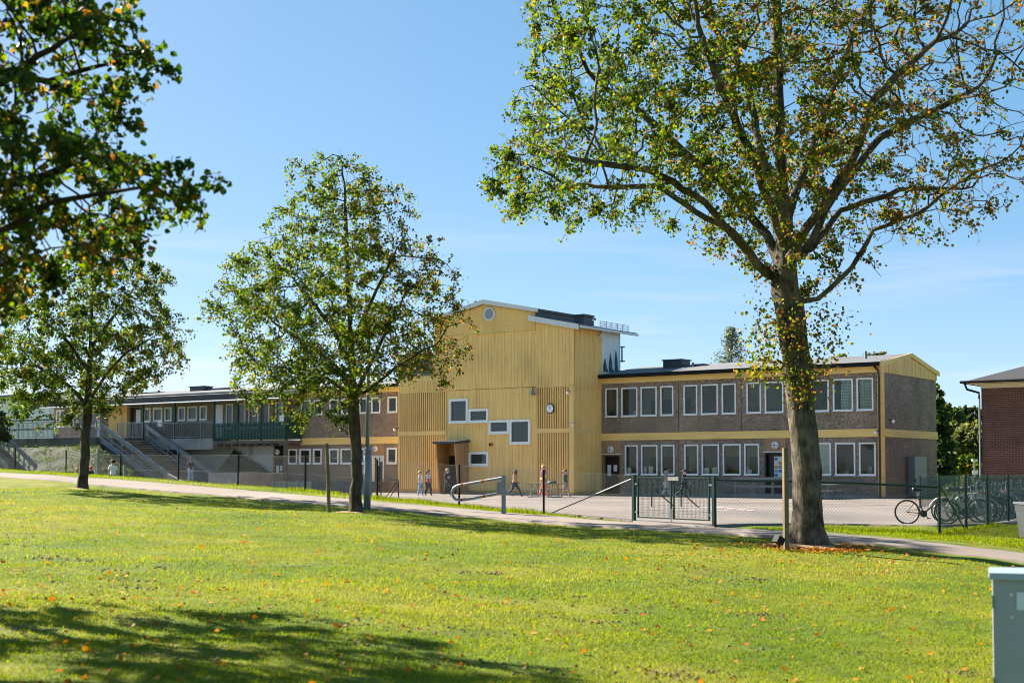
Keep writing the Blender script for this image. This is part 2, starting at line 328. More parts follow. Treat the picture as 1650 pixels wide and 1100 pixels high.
class MB:
    def __init__(s): s.v = []; s.f = []; s.m = []
    def add(s, verts, faces, mi=0):
        o = len(s.v); s.v += [tuple(map(float, p)) for p in verts]
        s.f += [tuple(i + o for i in f) for f in faces]; s.m += [mi] * len(faces); return s
    def box(s, x0, x1, y0, y1, z0, z1, mi=0):
        if x0 > x1: x0, x1 = x1, x0
        if y0 > y1: y0, y1 = y1, y0
        return s.add([(x0, y0, z0), (x1, y0, z0), (x1, y1, z0), (x0, y1, z0), (x0, y0, z1), (x1, y0, z1), (x1, y1, z1), (x0, y1, z1)],
                     [(0, 3, 2, 1), (4, 5, 6, 7), (0, 1, 5, 4), (1, 2, 6, 5), (2, 3, 7, 6), (3, 0, 4, 7)], mi)
    def quad(s, a, b, c, d, mi=0): return s.add([a, b, c, d], [(0, 1, 2, 3)], mi)
    def prism(s, poly, axis, a0, a1, mi=0):
        """extrude a 2-D polygon (in the two other axes, in order) along axis from a0 to a1"""
        def P(p, a):
            if axis == 'x': return (a, p[0], p[1])
            if axis == 'y': return (p[0], a, p[1])
            return (p[0], p[1], a)
        n = len(poly); vs = [P(p, a0) for p in poly] + [P(p, a1) for p in poly]
        fs = [tuple(range(n))[::-1], tuple(range(n, 2 * n))] + [(i, (i + 1) % n, n + (i + 1) % n, n + i) for i in range(n)]
        return s.add(vs, fs, mi)
    def tube(s, pts, rad, seg=6, mi=0, cap=True):
        pts = [Vector(p) for p in pts]; n = len(pts)
        rad = [rad] * n if not hasattr(rad, '__len__') else list(rad)
        vs = []; fs = []; up = None
        for i, p in enumerate(pts):
            d = (pts[min(i + 1, n - 1)] - pts[max(i - 1, 0)])
            d = d.normalized() if d.length > 1e-9 else Vector((0, 0, 1))
            if up is None: up = Vector((1, 0, 0)) if abs(d.x) < .9 else Vector((0, 1, 0))
            a = (up - d * up.dot(d)); a = a.normalized() if a.length > 1e-6 else d.orthogonal().normalized()
            up = a; b = d.cross(a)
            for k in range(seg):
                t = 2 * PI * k / seg + PI / 4; vs.append(p + (a * math.cos(t) + b * math.sin(t)) * rad[i])
        for i in range(n - 1):
            for k in range(seg):
                fs.append((i * seg + k, i * seg + (k + 1) % seg, (i + 1) * seg + (k + 1) % seg, (i + 1) * seg + k))
        if cap: fs.append(tuple(range(seg))[::-1]); fs.append(tuple(range((n - 1) * seg, n * seg)))
        return s.add(vs, fs, mi)
    def bar(s, a, b, w, h, mi=0):
        """rectangular bar from a to b: width w sideways, height h"""
        a = Vector(a); b = Vector(b); d = (b - a).normalized()
        u = Vector((0, 0, 1)) if abs(d.z) < .95 else Vector((0, 1, 0))
        x = d.cross(u).normalized() * (w / 2); y = x.cross(d).normalized() * (h / 2)
        vs = [p + sx * x + sy * y for p in (a, b) for sx, sy in ((-1, -1), (1, -1), (1, 1), (-1, 1))]
        return s.add(vs, [(0, 1, 2, 3)[::-1], (4, 5, 6, 7), (0, 1, 5, 4), (1, 2, 6, 5), (2, 3, 7, 6), (3, 0, 4, 7)], mi)
    def ball(s, c, r, seg=10, ring=7, mi=0, sc=(1, 1, 1)):
        vs = []; fs = []
        for i in range(ring + 1):
            th = PI * i / ring
            for k in range(seg):
                ph = 2 * PI * k / seg
                vs.append((c[0] + r * sc[0] * math.sin(th) * math.cos(ph), c[1] + r * sc[1] * math.sin(th) * math.sin(ph), c[2] + r * sc[2] * math.cos(th)))
        for i in range(ring):
            for k in range(seg):
                fs.append((i * seg + k, (i + 1) * seg + k, (i + 1) * seg + (k + 1) % seg, i * seg + (k + 1) % seg))
        return s.add(vs, fs, mi)
    def disc(s, c, r, axis='y', th=.03, seg=24, mi=0):
        if axis == 'y': poly = [(c[0] + r * math.cos(2 * PI * k / seg), c[2] + r * math.sin(2 * PI * k / seg)) for k in range(seg)]; return s.prism(poly, 'y', c[1], c[1] + th, mi)
        if axis == 'x': poly = [(c[1] + r * math.cos(2 * PI * k / seg), c[2] + r * math.sin(2 * PI * k / seg)) for k in range(seg)]; return s.prism(poly, 'x', c[0], c[0] + th, mi)
        poly = [(c[0] + r * math.cos(2 * PI * k / seg), c[1] + r * math.sin(2 * PI * k / seg)) for k in range(seg)]; return s.prism(poly, 'z', c[2], c[2] + th, mi)
    def wall(s, x0, x1, z0, z1, y, th, holes=(), mi=0):
        """front face at y, back at y+th, holes = (hx0,hx1,hz0,hz1)"""
        xs = sorted({x0, x1, *[h[0] for h in holes], *[h[1] for h in holes]})
        for a, b in zip(xs, xs[1:]):
            hs = sorted([(h[2], h[3]) for h in holes if h[0] <= a + 1e-6 and h[1] >= b - 1e-6]); z = z0
            for h0, h1 in hs + [(z1, z1)]:
                if h0 > z + 1e-6:
                    s.quad((a, y, z), (b, y, z), (b, y, h0), (a, y, h0), mi); s.quad((b, y + th, z), (a, y + th, z), (a, y + th, h0), (b, y + th, h0), mi)
                z = h1
        for h in holes:
            a, b, c, d = h
            s.quad((a, y, c), (a, y, d), (a, y + th, d), (a, y + th, c), mi); s.quad((b, y, d), (b, y, c), (b, y + th, c), (b, y + th, d), mi)
            s.quad((a, y, d), (b, y, d), (b, y + th, d), (a, y + th, d), mi); s.quad((b, y, c), (a, y, c), (a, y + th, c), (b, y + th, c), mi)
        s.quad((x0, y, z1), (x1, y, z1), (x1, y + th, z1), (x0, y + th, z1), mi); s.quad((x0, y + th, z0), (x1, y + th, z0), (x1, y, z0), (x0, y, z0), mi)
        s.quad((x0, y + th, z0), (x0, y, z0), (x0, y, z1), (x0, y + th, z1), mi); s.quad((x1, y, z0), (x1, y + th, z0), (x1, y + th, z1), (x1, y, z1), mi)
        return s
    def build(s, name, mats, parent=None, loc=None, rz=None, smooth=False):
        me = bpy.data.meshes.new(name); me.from_pydata(s.v, [], s.f)
        if not isinstance(mats, (list, tuple)): mats = [mats]
        for m in mats: me.materials.append(M[m] if isinstance(m, str) else m)
        me.polygons.foreach_set('material_index', s.m)
        if smooth: me.polygons.foreach_set('use_smooth', [True] * len(s.f))
        me.update()
        o = bpy.data.objects.new(name, me); COL.objects.link(o)
        if parent: o.parent = parent
        if loc is not None: o.location = loc
        if rz is not None: o.rotation_euler[2] = rz
        return o

def np_mesh(name, verts, faces, mats, parent=None, tint=None, smooth=False):
    """faces: (n,k) int array"""
    me = bpy.data.meshes.new(name); n, k = faces.shape
    me.vertices.add(len(verts)); me.vertices.foreach_set('co', np.ascontiguousarray(verts, dtype=np.float32).ravel())
    me.loops.add(n * k); me.loops.foreach_set('vertex_index', np.ascontiguousarray(faces, dtype=np.int32).ravel())
    me.polygons.add(n); me.polygons.foreach_set('loop_start', np.arange(0, n * k, k, dtype=np.int32))
    if smooth: me.polygons.foreach_set('use_smooth', np.ones(n, bool))
    if not isinstance(mats, (list, tuple)): mats = [mats]
    for m in mats: me.materials.append(M[m])
    me.update(calc_edges=True)
    if tint is not None:
        a = me.attributes.new('tint', 'FLOAT', 'FACE'); a.data.foreach_set('value', np.asarray(tint, np.float32))
    me.validate()
    o = bpy.data.objects.new(name, me); COL.objects.link(o)
    if parent: o.parent = parent
    return o

def unit(v):
    return v / np.maximum(np.linalg.norm(v, axis=-1, keepdims=True), 1e-9)

def leaves_mesh(name, pos, size, tint, mat, parent=None, droop=.5, flat=None, aspect=.8):
    """many small folded leaf blades as ONE crown mesh"""
    n = len(pos)
    ax = unit(RNG.normal(size=(n, 3)) + np.array([0, 0, -droop]))
    rn = RNG.normal(size=(n, 3))
    if flat is not None:
        ax = unit(RNG.normal(size=(n, 3)) * np.array([1, 1, .15])); rn = RNG.normal(size=(n, 3)) * flat + np.array([0, 0, 1])
    nr = unit(rn - ax * (rn * ax).sum(1, keepdims=True)); sd = np.cross(ax, nr)
    L = size[:, None]; w = L * aspect * .5; fold = RNG.uniform(.05, .35, (n, 1)) * L * .5
    P = pos
    v = np.stack([P, P + ax * L * .25 + sd * w + nr * fold, P + ax * L * .65 + sd * w * .85 + nr * fold * .9, P + ax * L - nr * L * .08,
                  P + ax * L * .65 - sd * w * .85 + nr * fold * .9, P + ax * L * .25 - sd * w + nr * fold], 1).reshape(-1, 3)
    b = np.arange(n)[:, None] * 6
    f = np.concatenate([b + np.array([[0, 1, 2, 3]]), b + np.array([[0, 3, 4, 5]])], 1).reshape(-1, 4)
    return np_mesh(name, v, f, mat, parent, np.repeat(tint, 2))

# ------------------------------------------------------------------ sky, sun, camera
SUN_EL = math.radians(32); SUN_AZ = math.atan2(-.7987, .602)          # measured from +Y towards +X
SUNV = Vector((math.sin(SUN_AZ) * math.cos(SUN_EL), math.cos(SUN_AZ) * math.cos(SUN_EL), math.sin(SUN_EL)))
wd = bpy.data.worlds.new('World'); S.world = wd; wd.use_nodes = True
nt = wd.node_tree; bg = nt.nodes['Background']
sky = nt.nodes.new('ShaderNodeTexSky'); sky.sky_type = 'NISHITA'; sky.sun_disc = False
sky.sun_elevation = SUN_EL; sky.sun_rotation = SUN_AZ; sky.altitude = 0; sky.air_density = .55; sky.dust_density = .3; sky.ozone_density = 3.8
tc = nt.nodes.new('ShaderNodeTexCoord'); mp = nt.nodes.new('ShaderNodeMapping'); mp.inputs['Scale'].default_value = (1.6, 1.6, 16)
nz = nt.nodes.new('ShaderNodeTexNoise'); nz.inputs['Scale'].default_value = 2.2; nz.inputs['Detail'].default_value = 8; nz.inputs['Roughness'].default_value = .55; nz.inputs['Distortion'].default_value = .6
nt.links.new(tc.outputs['Generated'], mp.inputs[0]); nt.links.new(mp.outputs[0], nz.inputs['Vector'])
cr = ramp(nt, [(.5, (0, 0, 0)), (.76, (.5, .5, .5))]); nt.links.new(nz.outputs['Fac'], cr.inputs[0])
sx = nt.nodes.new('ShaderNodeSeparateXYZ'); nt.links.new(tc.outputs['Generated'], sx.inputs[0])
mrr = N(nt, 'ShaderNodeMapRange'); mrr.inputs[1].default_value = .02; mrr.inputs[2].default_value = .2; mrr.inputs[3].default_value = 1; mrr.inputs[4].default_value = 0
nt.links.new(sx.outputs[2], mrr.inputs[0])
mu = N(nt, 'ShaderNodeMath', operation='MULTIPLY'); nt.links.new(cr.outputs[0], mu.inputs[0]); nt.links.new(mrr.outputs[0], mu.inputs[1])
mxc = N(nt, 'ShaderNodeMix', data_type='RGBA'); nt.links.new(mu.outputs[0], mxc.inputs[0]); nt.links.new(sky.outputs[0], mxc.inputs[6]); mxc.inputs[7].default_value = (6.5, 6.8, 7.2, 1)
hsv = N(nt, 'ShaderNodeHueSaturation'); hsv.inputs['Saturation'].default_value = 1.27; hsv.inputs['Value'].default_value = 1.0
gm = N(nt, 'ShaderNodeGamma'); gm.inputs[1].default_value = .5
nt.links.new(mxc.outputs[2], hsv.inputs['Color']); nt.links.new(hsv.outputs[0], gm.inputs[0]); nt.links.new(gm.outputs[0], bg.inputs[0]); bg.inputs[1].default_value = .119

sl = bpy.data.lights.new('sun', 'SUN'); sl.energy = 5.0; sl.angle = math.radians(.53); sl.color = (1, .93, .82)
so = bpy.data.objects.new('sun', sl); COL.objects.link(so); so.rotation_euler = (-SUNV).to_track_quat('-Z', 'Y').to_euler(); so.location = (-30, 40, 40)

cam = bpy.data.cameras.new('camera'); co = bpy.data.objects.new('camera', cam); COL.objects.link(co); S.camera = co
co.location = EYE; co.rotation_euler = (PI / 2 + TH, 0, 0)
cam.sensor_width = 36; cam.lens = F / 1650 * 36; cam.shift_y = (PY - 550) / 1650; cam.clip_end = 6000; cam.clip_start = .1
cam.dof.use_dof = True; cam.dof.focus_distance = 52; cam.dof.aperture_fstop = 2.2
S.view_settings.view_transform = 'Standard'; S.view_settings.look = 'None'; S.view_settings.gamma = 1; S.view_settings.exposure = 1.86
S.cycles.use_denoising = True; S.cycles.filter_width = 1.0; S.cycles.max_bounces = 7; S.cycles.transparent_max_bounces = 24; S.cycles.diffuse_bounces = 4
S.cycles.sample_clamp_indirect = 6; S.cycles.caustics_reflective = False; S.cycles.caustics_refractive = False

# ------------------------------------------------------------------ ground sheets
def axis(lo, hi, step, far):
    a = list(np.arange(lo, hi + .01, step)); g = step
    x = hi
    while x < far: g *= 1.25; x += g; a.append(x)
    g = step; x = lo
    while x > -far: g *= 1.25; x -= g; a.insert(0, x)
    return np.array(a)
gx = axis(-46, 40, .6, 2500); gy = axis(-4, 96, .6, 2500)
X, Y = np.meshgrid(gx, gy); Z = H(X, Y)
near = np.exp(-((X / 40) ** 2 + ((Y - 20) / 30) ** 2))
Z += near * .03 * (np.sin(X * 1.7 + np.sin(Y * 1.1) * 2) * np.sin(Y * 1.3 + np.cos(X * .9))) - .01 * near
nx, ny = len(gx), len(gy)
i = np.arange(nx * ny).reshape(ny, nx)
fc = np.stack([i[:-1, :-1], i[:-1, 1:], i[1:, 1:], i[1:, :-1]], -1).reshape(-1, 4)
g = np_mesh('ground', np.stack([X, Y, Z - .012], -1).reshape(-1, 3), fc, 'lawn', smooth=True)
tag(g, 'mown green lawn sloping down to the right with scattered soil patches', 'lawn', kind='structure')

def strip(name, a, b, n, m, mat, lift, label):
    """ruled sheet between two ground polylines (x,y), draped over the terrain"""
    def res(p, n):
        p = np.array(p, float); d = np.concatenate([[0], np.cumsum(np.linalg.norm(np.diff(p, axis=0), axis=1))]); t = np.linspace(0, d[-1], n)
        return np.stack([np.interp(t, d, p[:, 0]), np.interp(t, d, p[:, 1])], 1)
    A = res(a, n); B = res(b, n); t = np.linspace(0, 1, m)[:, None, None]
    P = A[None] * (1 - t) + B[None] * t
    if name == 'path':
        wob = RNG.normal(size=(2, n)) * .025; P[0, :, 1] += wob[0]; P[-1, :, 1] += wob[1]
    V = np.concatenate([P, (H(P[..., 0], P[..., 1]) + lift)[..., None]], -1).reshape(-1, 3)
    V = V.reshape(m, n, 3); lowr = lambda r: r - np.array([0, 0, .16]); V = np.concatenate([lowr(V[:1]), V, lowr(V[-1:])], 0); m += 2; V = V.reshape(-1, 3)
    i = np.arange(n * m).reshape(m, n)
    f = np.stack([i[:-1, :-1], i[:-1, 1:], i[1:, 1:], i[1:, :-1]], -1).reshape(-1, 4)
    o = np_mesh(name, V, f, mat, smooth=True); tag(o, label, 'path' if name == 'path' else 'yard', kind='structure'); return o

strip('path', PATH_NEAR, PATH_FAR, 400, 9, 'asph_path', .02, 'pale grey asphalt footpath running along the fence')
PATH_MID = [((a[0] + b[0]) / 2, (a[1] + b[1]) / 2) for a, b in zip(PATH_NEAR, PATH_FAR)]

FENCE_A = [(107, 65.2), (195, 61), (288, 57), (384, 52.8), (492, 49), (608, 45.7), (740, 42.6), (876, 39.8), (1021, 36.8)]
FENCE_A = [(-320, 86)] + [(-200, 80), (-70, 74.5), (25, 69.8)] + FENCE_A
FENCE_P = [((px - CX) / F * Z, Z) for px, Z in FENCE_A]
GATE_L = np.array(FENCE_P[-1]); GATE_R = np.array(((1150 - CX) / F * 34.2, 34.2)); CORNER = np.array([9.9, 31.7])
RECEDE = [CORNER + np.array([.5, .866]) * d for d in (0, 2.9, 5.6, 8.6, 11.4, 14.3, 17.2)]
yard_near = [(p[0] + .1, p[1] + max(.75, min(9, (-2.5 - p[0]) * 1.2))) for p in FENCE_P[3:-1]] + [(GATE_L[0], GATE_L[1]), (GATE_R[0], GATE_R[1] + .1), gp(1190, 848, 35.2), gp(1300, 844, 37.3), gp(1440, 846, 36.2), gp(1520, 849, 35.2), (16, 40), (24, 53)]
yard_far = [tuple(W(-62, -10)[:2]), tuple(W(-48, -6)[:2]), tuple(W(-38, -.2)[:2]), tuple(W(-29, 1)[:2]), tuple(W(-16, 1)[:2]), tuple(W(1, 1)[:2]), tuple(W(8, 2)[:2])]
strip('yard', yard_near, yard_far, 120, 60, 'asph_yard', .03, 'school yard of pinkish grey asphalt in front of the building')
strip('yard', [gp(1019, 845, 36.1), gp(1152, 851, 33.6)], [tuple(GATE_L + np.array([0, .1])), tuple(GATE_R + np.array([0, .2]))], 16, 8, 'asph_yard', .04, 'strip of asphalt joining the double gate to the path')

def marking(name, pts, w, mat, label, closed=False):
    mb = MB(); q = list(pts) + ([pts[0]] if closed else [])
    for a, b in zip(q, q[1:]):
        n = max(2, int(math.dist(a, b) / .8))
        d = np.array(b) - np.array(a); d = d / np.linalg.norm(d); s = np.array([-d[1], d[0]]) * w / 2
        for k in range(n):
            p = np.array(a) + (np.array(b) - np.array(a)) * k / n; r = np.array(a) + (np.array(b) - np.array(a)) * (k + 1) / n
            mb.quad(*[(c[0], c[1], hz(c[0], c[1]) + .045) for c in (p - s, r - s, r + s, p + s)])
    return tag(mb.build(name, mat), label, 'marking', kind='structure')
def G(px, py, z=0.):
    d = ray(px, py); t = (z - 1.5) / d[2]; p = EYE + d * t; return (float(p[0]), float(p[1]))
marking('yard_line', [G(640, 806, .05), G(820, 808), G(955, 810)], .14, 'mark_white', 'long white painted line across the yard beyond the fence')
marking('yard_line', [G(1085, 826), G(1150, 823.5), G(1185, 822)], .12, 'mark_white', 'white painted line on the yard right of the gate')
marking('yard_line', [G(1140, 822), G(1215, 828.5), G(1110, 828.5)], .12, 'mark_white', 'white painted triangle outline on the yard beyond the gate')
marking('yard_line', [G(1165, 827), G(1200, 827.8)], .35, 'mark_red', 'faded red patch painted on the yard beyond the gate')
marking('yard_line', [G(1098, 825), G(1118, 824.6)], .5, 'mark_blue', 'blue painted patch on the yard behind the double gate')

# ------------------------------------------------------------------ the school
school = thing('school_building', 'long two storey school of dark pebble panels with a tall yellow boarded stair tower', 'school', tuple(R0), ANG)

def window(x0, x1, z0, z1, y=0., fw=.075, proud=.035, wall_parent=school, label=None, extra=None, mull=False):
    mb = MB(); ya, yb = y - proud, y + .07
    mb.box(x0, x0 + fw, ya, yb, z0, z1); mb.box(x1 - fw, x1, ya, yb, z0, z1)
    mb.box(x0 + fw, x1 - fw, ya, yb, z1 - fw, z1); mb.box(x0 + fw, x1 - fw, ya, yb, z0, z0 + fw)
    mb.box(x0 - .02, x1 + .02, y - proud - .05, y - proud - .002, z0 - .03, z0 + .015)
    if mull: mb.box((x0 + x1) / 2 - .035, (x0 + x1) / 2 + .035, ya + .01, yb, z0 + fw, z1 - fw)
    w = mb.build('window', 'white', wall_parent)
    if label: w['label'] = label
    p = MB().quad((x0 + fw, y + .03, z0 + fw), (x1 - fw, y + .03, z0 + fw), (x1 - fw, y + .03, z1 - fw), (x0 + fw, y + .03, z1 - fw)); p.build('pane', 'glass', w)
    rnd = random.random()
    if extra == 'curtain':
        c = MB(); n = 26; a, b = x0 + fw + .02, x1 - fw - .02
        if label and 'half' in label: a += (b - a) * .3; b -= (b - a) * .15
        for k in range(n):
            u0, u1 = a + (b - a) * k / n, a + (b - a) * (k + 1) / n
            c.quad((u0, y + .16 + .03 * math.sin(k * 1.3), z0 + fw), (u1, y + .16 + .03 * math.sin(k * 1.3 + 1.3), z0 + fw), (u1, y + .16 + .03 * math.sin(k * 1.3 + 1.3), z1 - fw), (u0, y + .16 + .03 * math.sin(k * 1.3), z1 - fw))
            if k % 3 == 1:
                for q in range(9):
                    zz = z0 + .2 + q * .15; c.box(u0, u0 + .025, y + .115, y + .12, zz, zz + .03, 1)
        c.build('curtain', ['curtain', 'dark_panel'], w)
    if extra == 'blind':
        MB().box(x0 + fw, x1 - fw, y + .1, y + .12, z0 + fw, z1 - fw).build('blind', 'curtain', w)
    if extra == 'notice':
        x = x0 + fw + .05
        while x < x1 - fw - .25:
            ww = random.uniform(.2, .34); hh = random.uniform(.2, .4); MB().box(x, min(x + ww, x1 - fw), y + .045, y + .05, z0 + fw + .02, z0 + fw + .02 + hh).build('notice', 'paper', w); x += ww + random.uniform(.02, .3)
    if extra == 'plant':
        c = MB()
        for k in range(26):
            a = Vector((x0 + (x1 - x0) * .65 + random.uniform(-.05, .05), y + .3, z0 + .1)); b = a + Vector((random.uniform(-.25, .2), random.uniform(-.1, .1), random.uniform(.2, .6)))
            c.add([a, a + Vector((.04, 0, .05)), b, b + Vector((-.05, 0, -.04))], [(0, 1, 2, 3)])
        c.build('pot_plant', 'green_paint', w)
    if extra == 'books':
        c = MB(); x = x0 + fw
        while x < x1 - fw - .1:
            ww = random.uniform(.06, .3); c.box(x, x + ww, y + .35, y + .5, z0 + fw, z0 + fw + random.uniform(.1, .38), random.randint(0, 2)); x += ww + .02
        c.build('shelf_clutter', ['dark_panel', 'smoke_glass', 'green_paint'], w)
    return w

# --- right wing ---------------------------------------------------------------
XR = -16.45
up_px = [(976, 996.3), (1001.8, 1027.7), (1033, 1059), (1065, 1085.8), (1102.4, 1124.4), (1130.3, 1157.8), (1164, 1186.8), (1204, 1227.4), (1233.5, 1263.6), (1306, 1337), (1343.5, 1376), (1381.8, 1408.8)]
lo_px = [(1007.2, 1028), (1033.4, 1059.8), (1065.5, 1087.3), (1103.2, 1125.5), (1131, 1159), (1165, 1194), (1199.7, 1223.7), (1311, 1339.5), (1346, 1378.5), (1384.6, 1411.6)]
up = [(lx(a), lx(b), 4.43, 6.06) for a, b in up_px]; lo = [(lx(a), lx(b), 1.17, 2.82) for a, b in lo_px]
d1 = (lx(970.5), lx(1000.5)); d2 = (lx(1232.4), lx(1266.5))
wall_lo = MB().wall(d1[1], 0, .18, 3.1, 0, .3, lo + [(d2[0], d2[1], .18, 3.1)])
wall_lo.box(XR, XR + .02, -.0, .3, .2, 3.1)
wall_lo.build('pebble_wall', 'pebble', school)
MB().wall(XR, 0, 3.5, 6.32, 0, .3, up).build('pebble_wall', 'pebble', school)
for px in (1094, 1195, 1292): x = lx(px); MB().box(x - .012, x + .012, -.006, .002, 3.5, 6.32).build('panel_joint', 'black', school)
x = lx(1094); MB().box(x - .012, x + .012, -.006, .002, .18, 3.1).build('panel_joint', 'black', school)
exl = ['books', 'books', None, None, 'plant', 'books', 'books', 'books', 'books', 'books', 'curtain', 'curtain']
for (a, b, c, d), e, n in zip(up, exl, range(12)):
    window(a, b, c, d, extra=e, label={10: 'upper window with a half drawn pale patterned curtain', 11: 'upper window with a fully drawn patterned curtain'}.get(n))
exl = ['notice', 'notice', 'notice', 'books', 'notice', None, 'notice', 'blind', 'books', 'books']
for (a, b, c, d), e, n in zip(lo, exl, range(10)):
    window(a, b, c, d, extra=e, label={7: 'lower window with a pale drawn blind behind the trunk'}.get(n))
MB().box(XR, .02, -.06, .24, 3.1, 3.5).box(XR, .02, -.075, -.062, 3.46, 3.5).build('storey_band', 'yellow_trim', school)
MB().box(XR, .06, -.1, .2, 6.32, 6.74).build('fascia', 'yellow_trim', school)
MB().box(d1[1], 0, -.05, .28, 0, .178).build('plinth', 'concrete', school)
# gable end wall at local x = 0
DP = 8.1
mb = MB(); mb.box(-.3, 0, .302, DP, .18, 3.1); mb.box(-.3, 0, .302, DP, 3.5, 6.32)
mb.build('pebble_wall', 'pebble', school)
MB().box(-.28, .05, .242, DP + .02, 3.1, 3.5).build('storey_band', 'yellow_trim', school)
MB().box(-.28, .04, .3, DP, 0, .178).build('plinth', 'concrete', school)
mb = MB(); mb.prism([(.21, 6.32), (DP + .05, 6.32), (DP + .05, 6.62), (4.1, 7.3), (.21, 6.7)], 'x', -.28, .05)
for k in range(20):
    y = .5 + k * .39; zt = 6.72 + (7.3 - 6.72) * (1 - abs(y - 4.1) / 4.0) - .1; mb.box(.052, .066, y, y + .05, 6.34, max(6.5, zt))
mb.build('gable_boarding', 'yellow', school)
mb = MB(); mb.prism([(-.32, 6.56), (4.1, 7.32), (DP + .3, 6.56), (DP + .3, 6.78), (4.1, 7.55), (-.32, 6.8)], 'x', .07, .13); mb.build('barge_board', 'yellow_trim', school)
mb = MB(); mb.box(-.17, 0.0, -.09, -.004, .1, 6.32); mb.box(.004, .075, -.08, .24, .1, 3.1); mb.box(.004, .075, -.08, .24, 3.502, 6.32); mb.build('corner_board', 'yellow_trim', school)
mb = MB(); mb.tube([(-.3, -.2, 6.62), (-.08, -.2, 6.4), (-.06, -.16, 6.1), (-.06, -.16, .05)], .055, 8); mb.build('downpipe', 'brown_pipe', school)

def roof(x0, x1, y0, ym, y1, ze, zm, th=.12, name='roof', mat='felt'):
    mb = MB(); mb.prism([(y0, ze), (ym, zm), (y1, ze), (y1, ze + th), (ym, zm + th), (y0, ze + th)], 'x', x0, x1, 0)
    return mb.build(name, [mat], school)
rr = roof(XR, .07, -.4, 4.1, DP + .35, 6.7, 7.4)
MB().box(XR, .07, -.46, -.402, 6.6, 6.815).build('eaves_edge', 'black', rr)
def box_on_roof(x0, x1, y0, y1, z0, z1, par, mat='roof_dark'):
    mb = MB().box(x0, x1, y0, y1, z0, z1).box(x0 - .06, x1 + .06, y0 - .06, y1 + .06, z1, z1 + .07); return mb.build('roof_vent', mat, par)
x, z = loc_on(1074, 590, 2.6); x2, _ = loc_on(1104, 590, 2.6); box_on_roof(x, x2, 2.2, 3.2, 6.9, 7.65, rr)
x, z = loc_on(1112, 590, 2.8); x2, _ = loc_on(1137, 590, 2.8)
MB().box(x + .3, x2, 2.6, 3.4, 7.1, 7.42).box(x, x + .3, 2.7, 3.1, 7.1, 7.38).build('roof_hatch', 'roof_dark', rr)
x, z = loc_on(1116, 592, 2.7); MB().tube([(x + .15, 2.45, 7.0), (x + .15, 2.45, 7.5)], .09, 8).build('vent_pipe', 'galv', rr)
x, z = loc_on(1395, 578, 2); MB().tube([(x, 2, 7.0), (x, 2, 7.58)], .08, 10).build('vent_pipe', 'galv', rr)

def room(x0, x1, z0, z1, dep=4.2):
    mb = MB(); y0, y1 = .31, dep
    mb.quad((x0, y1, z0), (x1, y1, z0), (x1, y1, z1), (x0, y1, z1)); mb.quad((x0, y0, z1), (x1, y0, z1), (x1, y1, z1), (x0, y1, z1))
    mb.quad((x0, y0, z0), (x1, y0, z0), (x1, y1, z0), (x0, y1, z0), 1)
    k = x0
    while k < x1 + .1: mb.quad((k, y0, z0), (k, y1, z0), (k, y1, z1), (k, y0, z1)); k += (x1 - x0) / max(1, round((x1 - x0) / 6))
    mb.build('interior', ['interior', 'int_floor'], school)
    x = x0 + .3; FU = ['dark_panel', 'wood_warm', 'green_paint', 'interior', 'smoke_glass']
    while x < x1 - 1:
        w = random.uniform(.5, 2.2); yy = random.uniform(1.2, dep - .6); h = random.uniform(.5, 1.9)
        MB().box(x, min(x + w, x1 - .2), yy, yy + random.uniform(.05, .5), z0 + .01, z0 + h).build('cupboard', random.choice(FU), school); x += w + random.uniform(.1, .9)
    x = x0 + .5
    while x < x1 - 2.6: w = random.uniform(1.2, 2.5); MB().box(x, x + w, dep - .06, dep - .012, z0 + .9, z0 + 2.0).build('notice_board', random.choice(['dark_panel', 'green_paint', 'interior']), school); x += w + random.uniform(.4, 2)
room(XR + .3, -.35, 3.55, 6.45); room(XR + .3, -.35, .2, 3.3)

def door(x0, x1, z1, y=0., head=None, z0=.1, glass=False, recess=.18, trim='door_wood', papers=2):
    mb = MB(); mb.box(x0 + .09, x1 - .09, y + recess, y + recess + .06, z0, z1 - .06); d = mb.build('door', 'door', school)
    MB().box(x0, x0 + .09, y - .02, y + .3, z0, z1).box(x1 - .09, x1, y - .02, y + .3, z0, z1).box(x0 + .09, x1 - .09, y - .02, y + .3, z1 - .07, z1).build('door_frame', trim, d)
    MB().box(x1 - .28, x1 - .16, y + recess - .06, y + recess - .03, z0 + 1.0, z0 + 1.04).box(x1 - .18, x1 - .15, y + recess - .06, y + recess, z0 + .98, z0 + 1.06).build('handle', 'chrome', d)
    w = x1 - x0
    for k in range(papers): a = x0 + .22 + k * (w - .4) / papers; MB().box(a, a + .24, y + recess - .012, y + recess - .004, z0 + (1.25 if k else 1.0), z0 + 1.62).build('notice', 'paper', d)
    if head:
        mb = MB(); n = int(w / .13); 
        for k in range(n): a = x0 + w * k / n; mb.box(a + .006, a + w / n - .006, y - .03, y + .02, z1 + .07, head)
        mb.box(x0, x1, y + .021, y + .1, z1 + .07, head); mb.build('door_head_panel', 'wood', school)
        MB().box(x0 - .04, x1 + .04, y - .1, y + .25, z1 + .005, z1 + .065).build('door_drip', 'white_metal', school)
    return d
door(d1[0] + .02, d1[1], 2.3, head=3.1)
dd = door(d2[0], d2[1], 2.35, head=3.1, trim='door', papers=0)
a, b = d2; MB().box(a + .45, b - .3, .172, .178, 1.05, 2.15).build('glazed_notice', 'paper', dd)
c = MB()
for k in range(14): x = a + .48 + (k % 3) * .23; z = 1.1 + (k // 3) * .21; c.box(x, x + .17, .16, .168, z, z + .15, k % 4)
c.build('poster', ['mark_blue', 'paper', 'orange', 'smoke_glass'], dd)

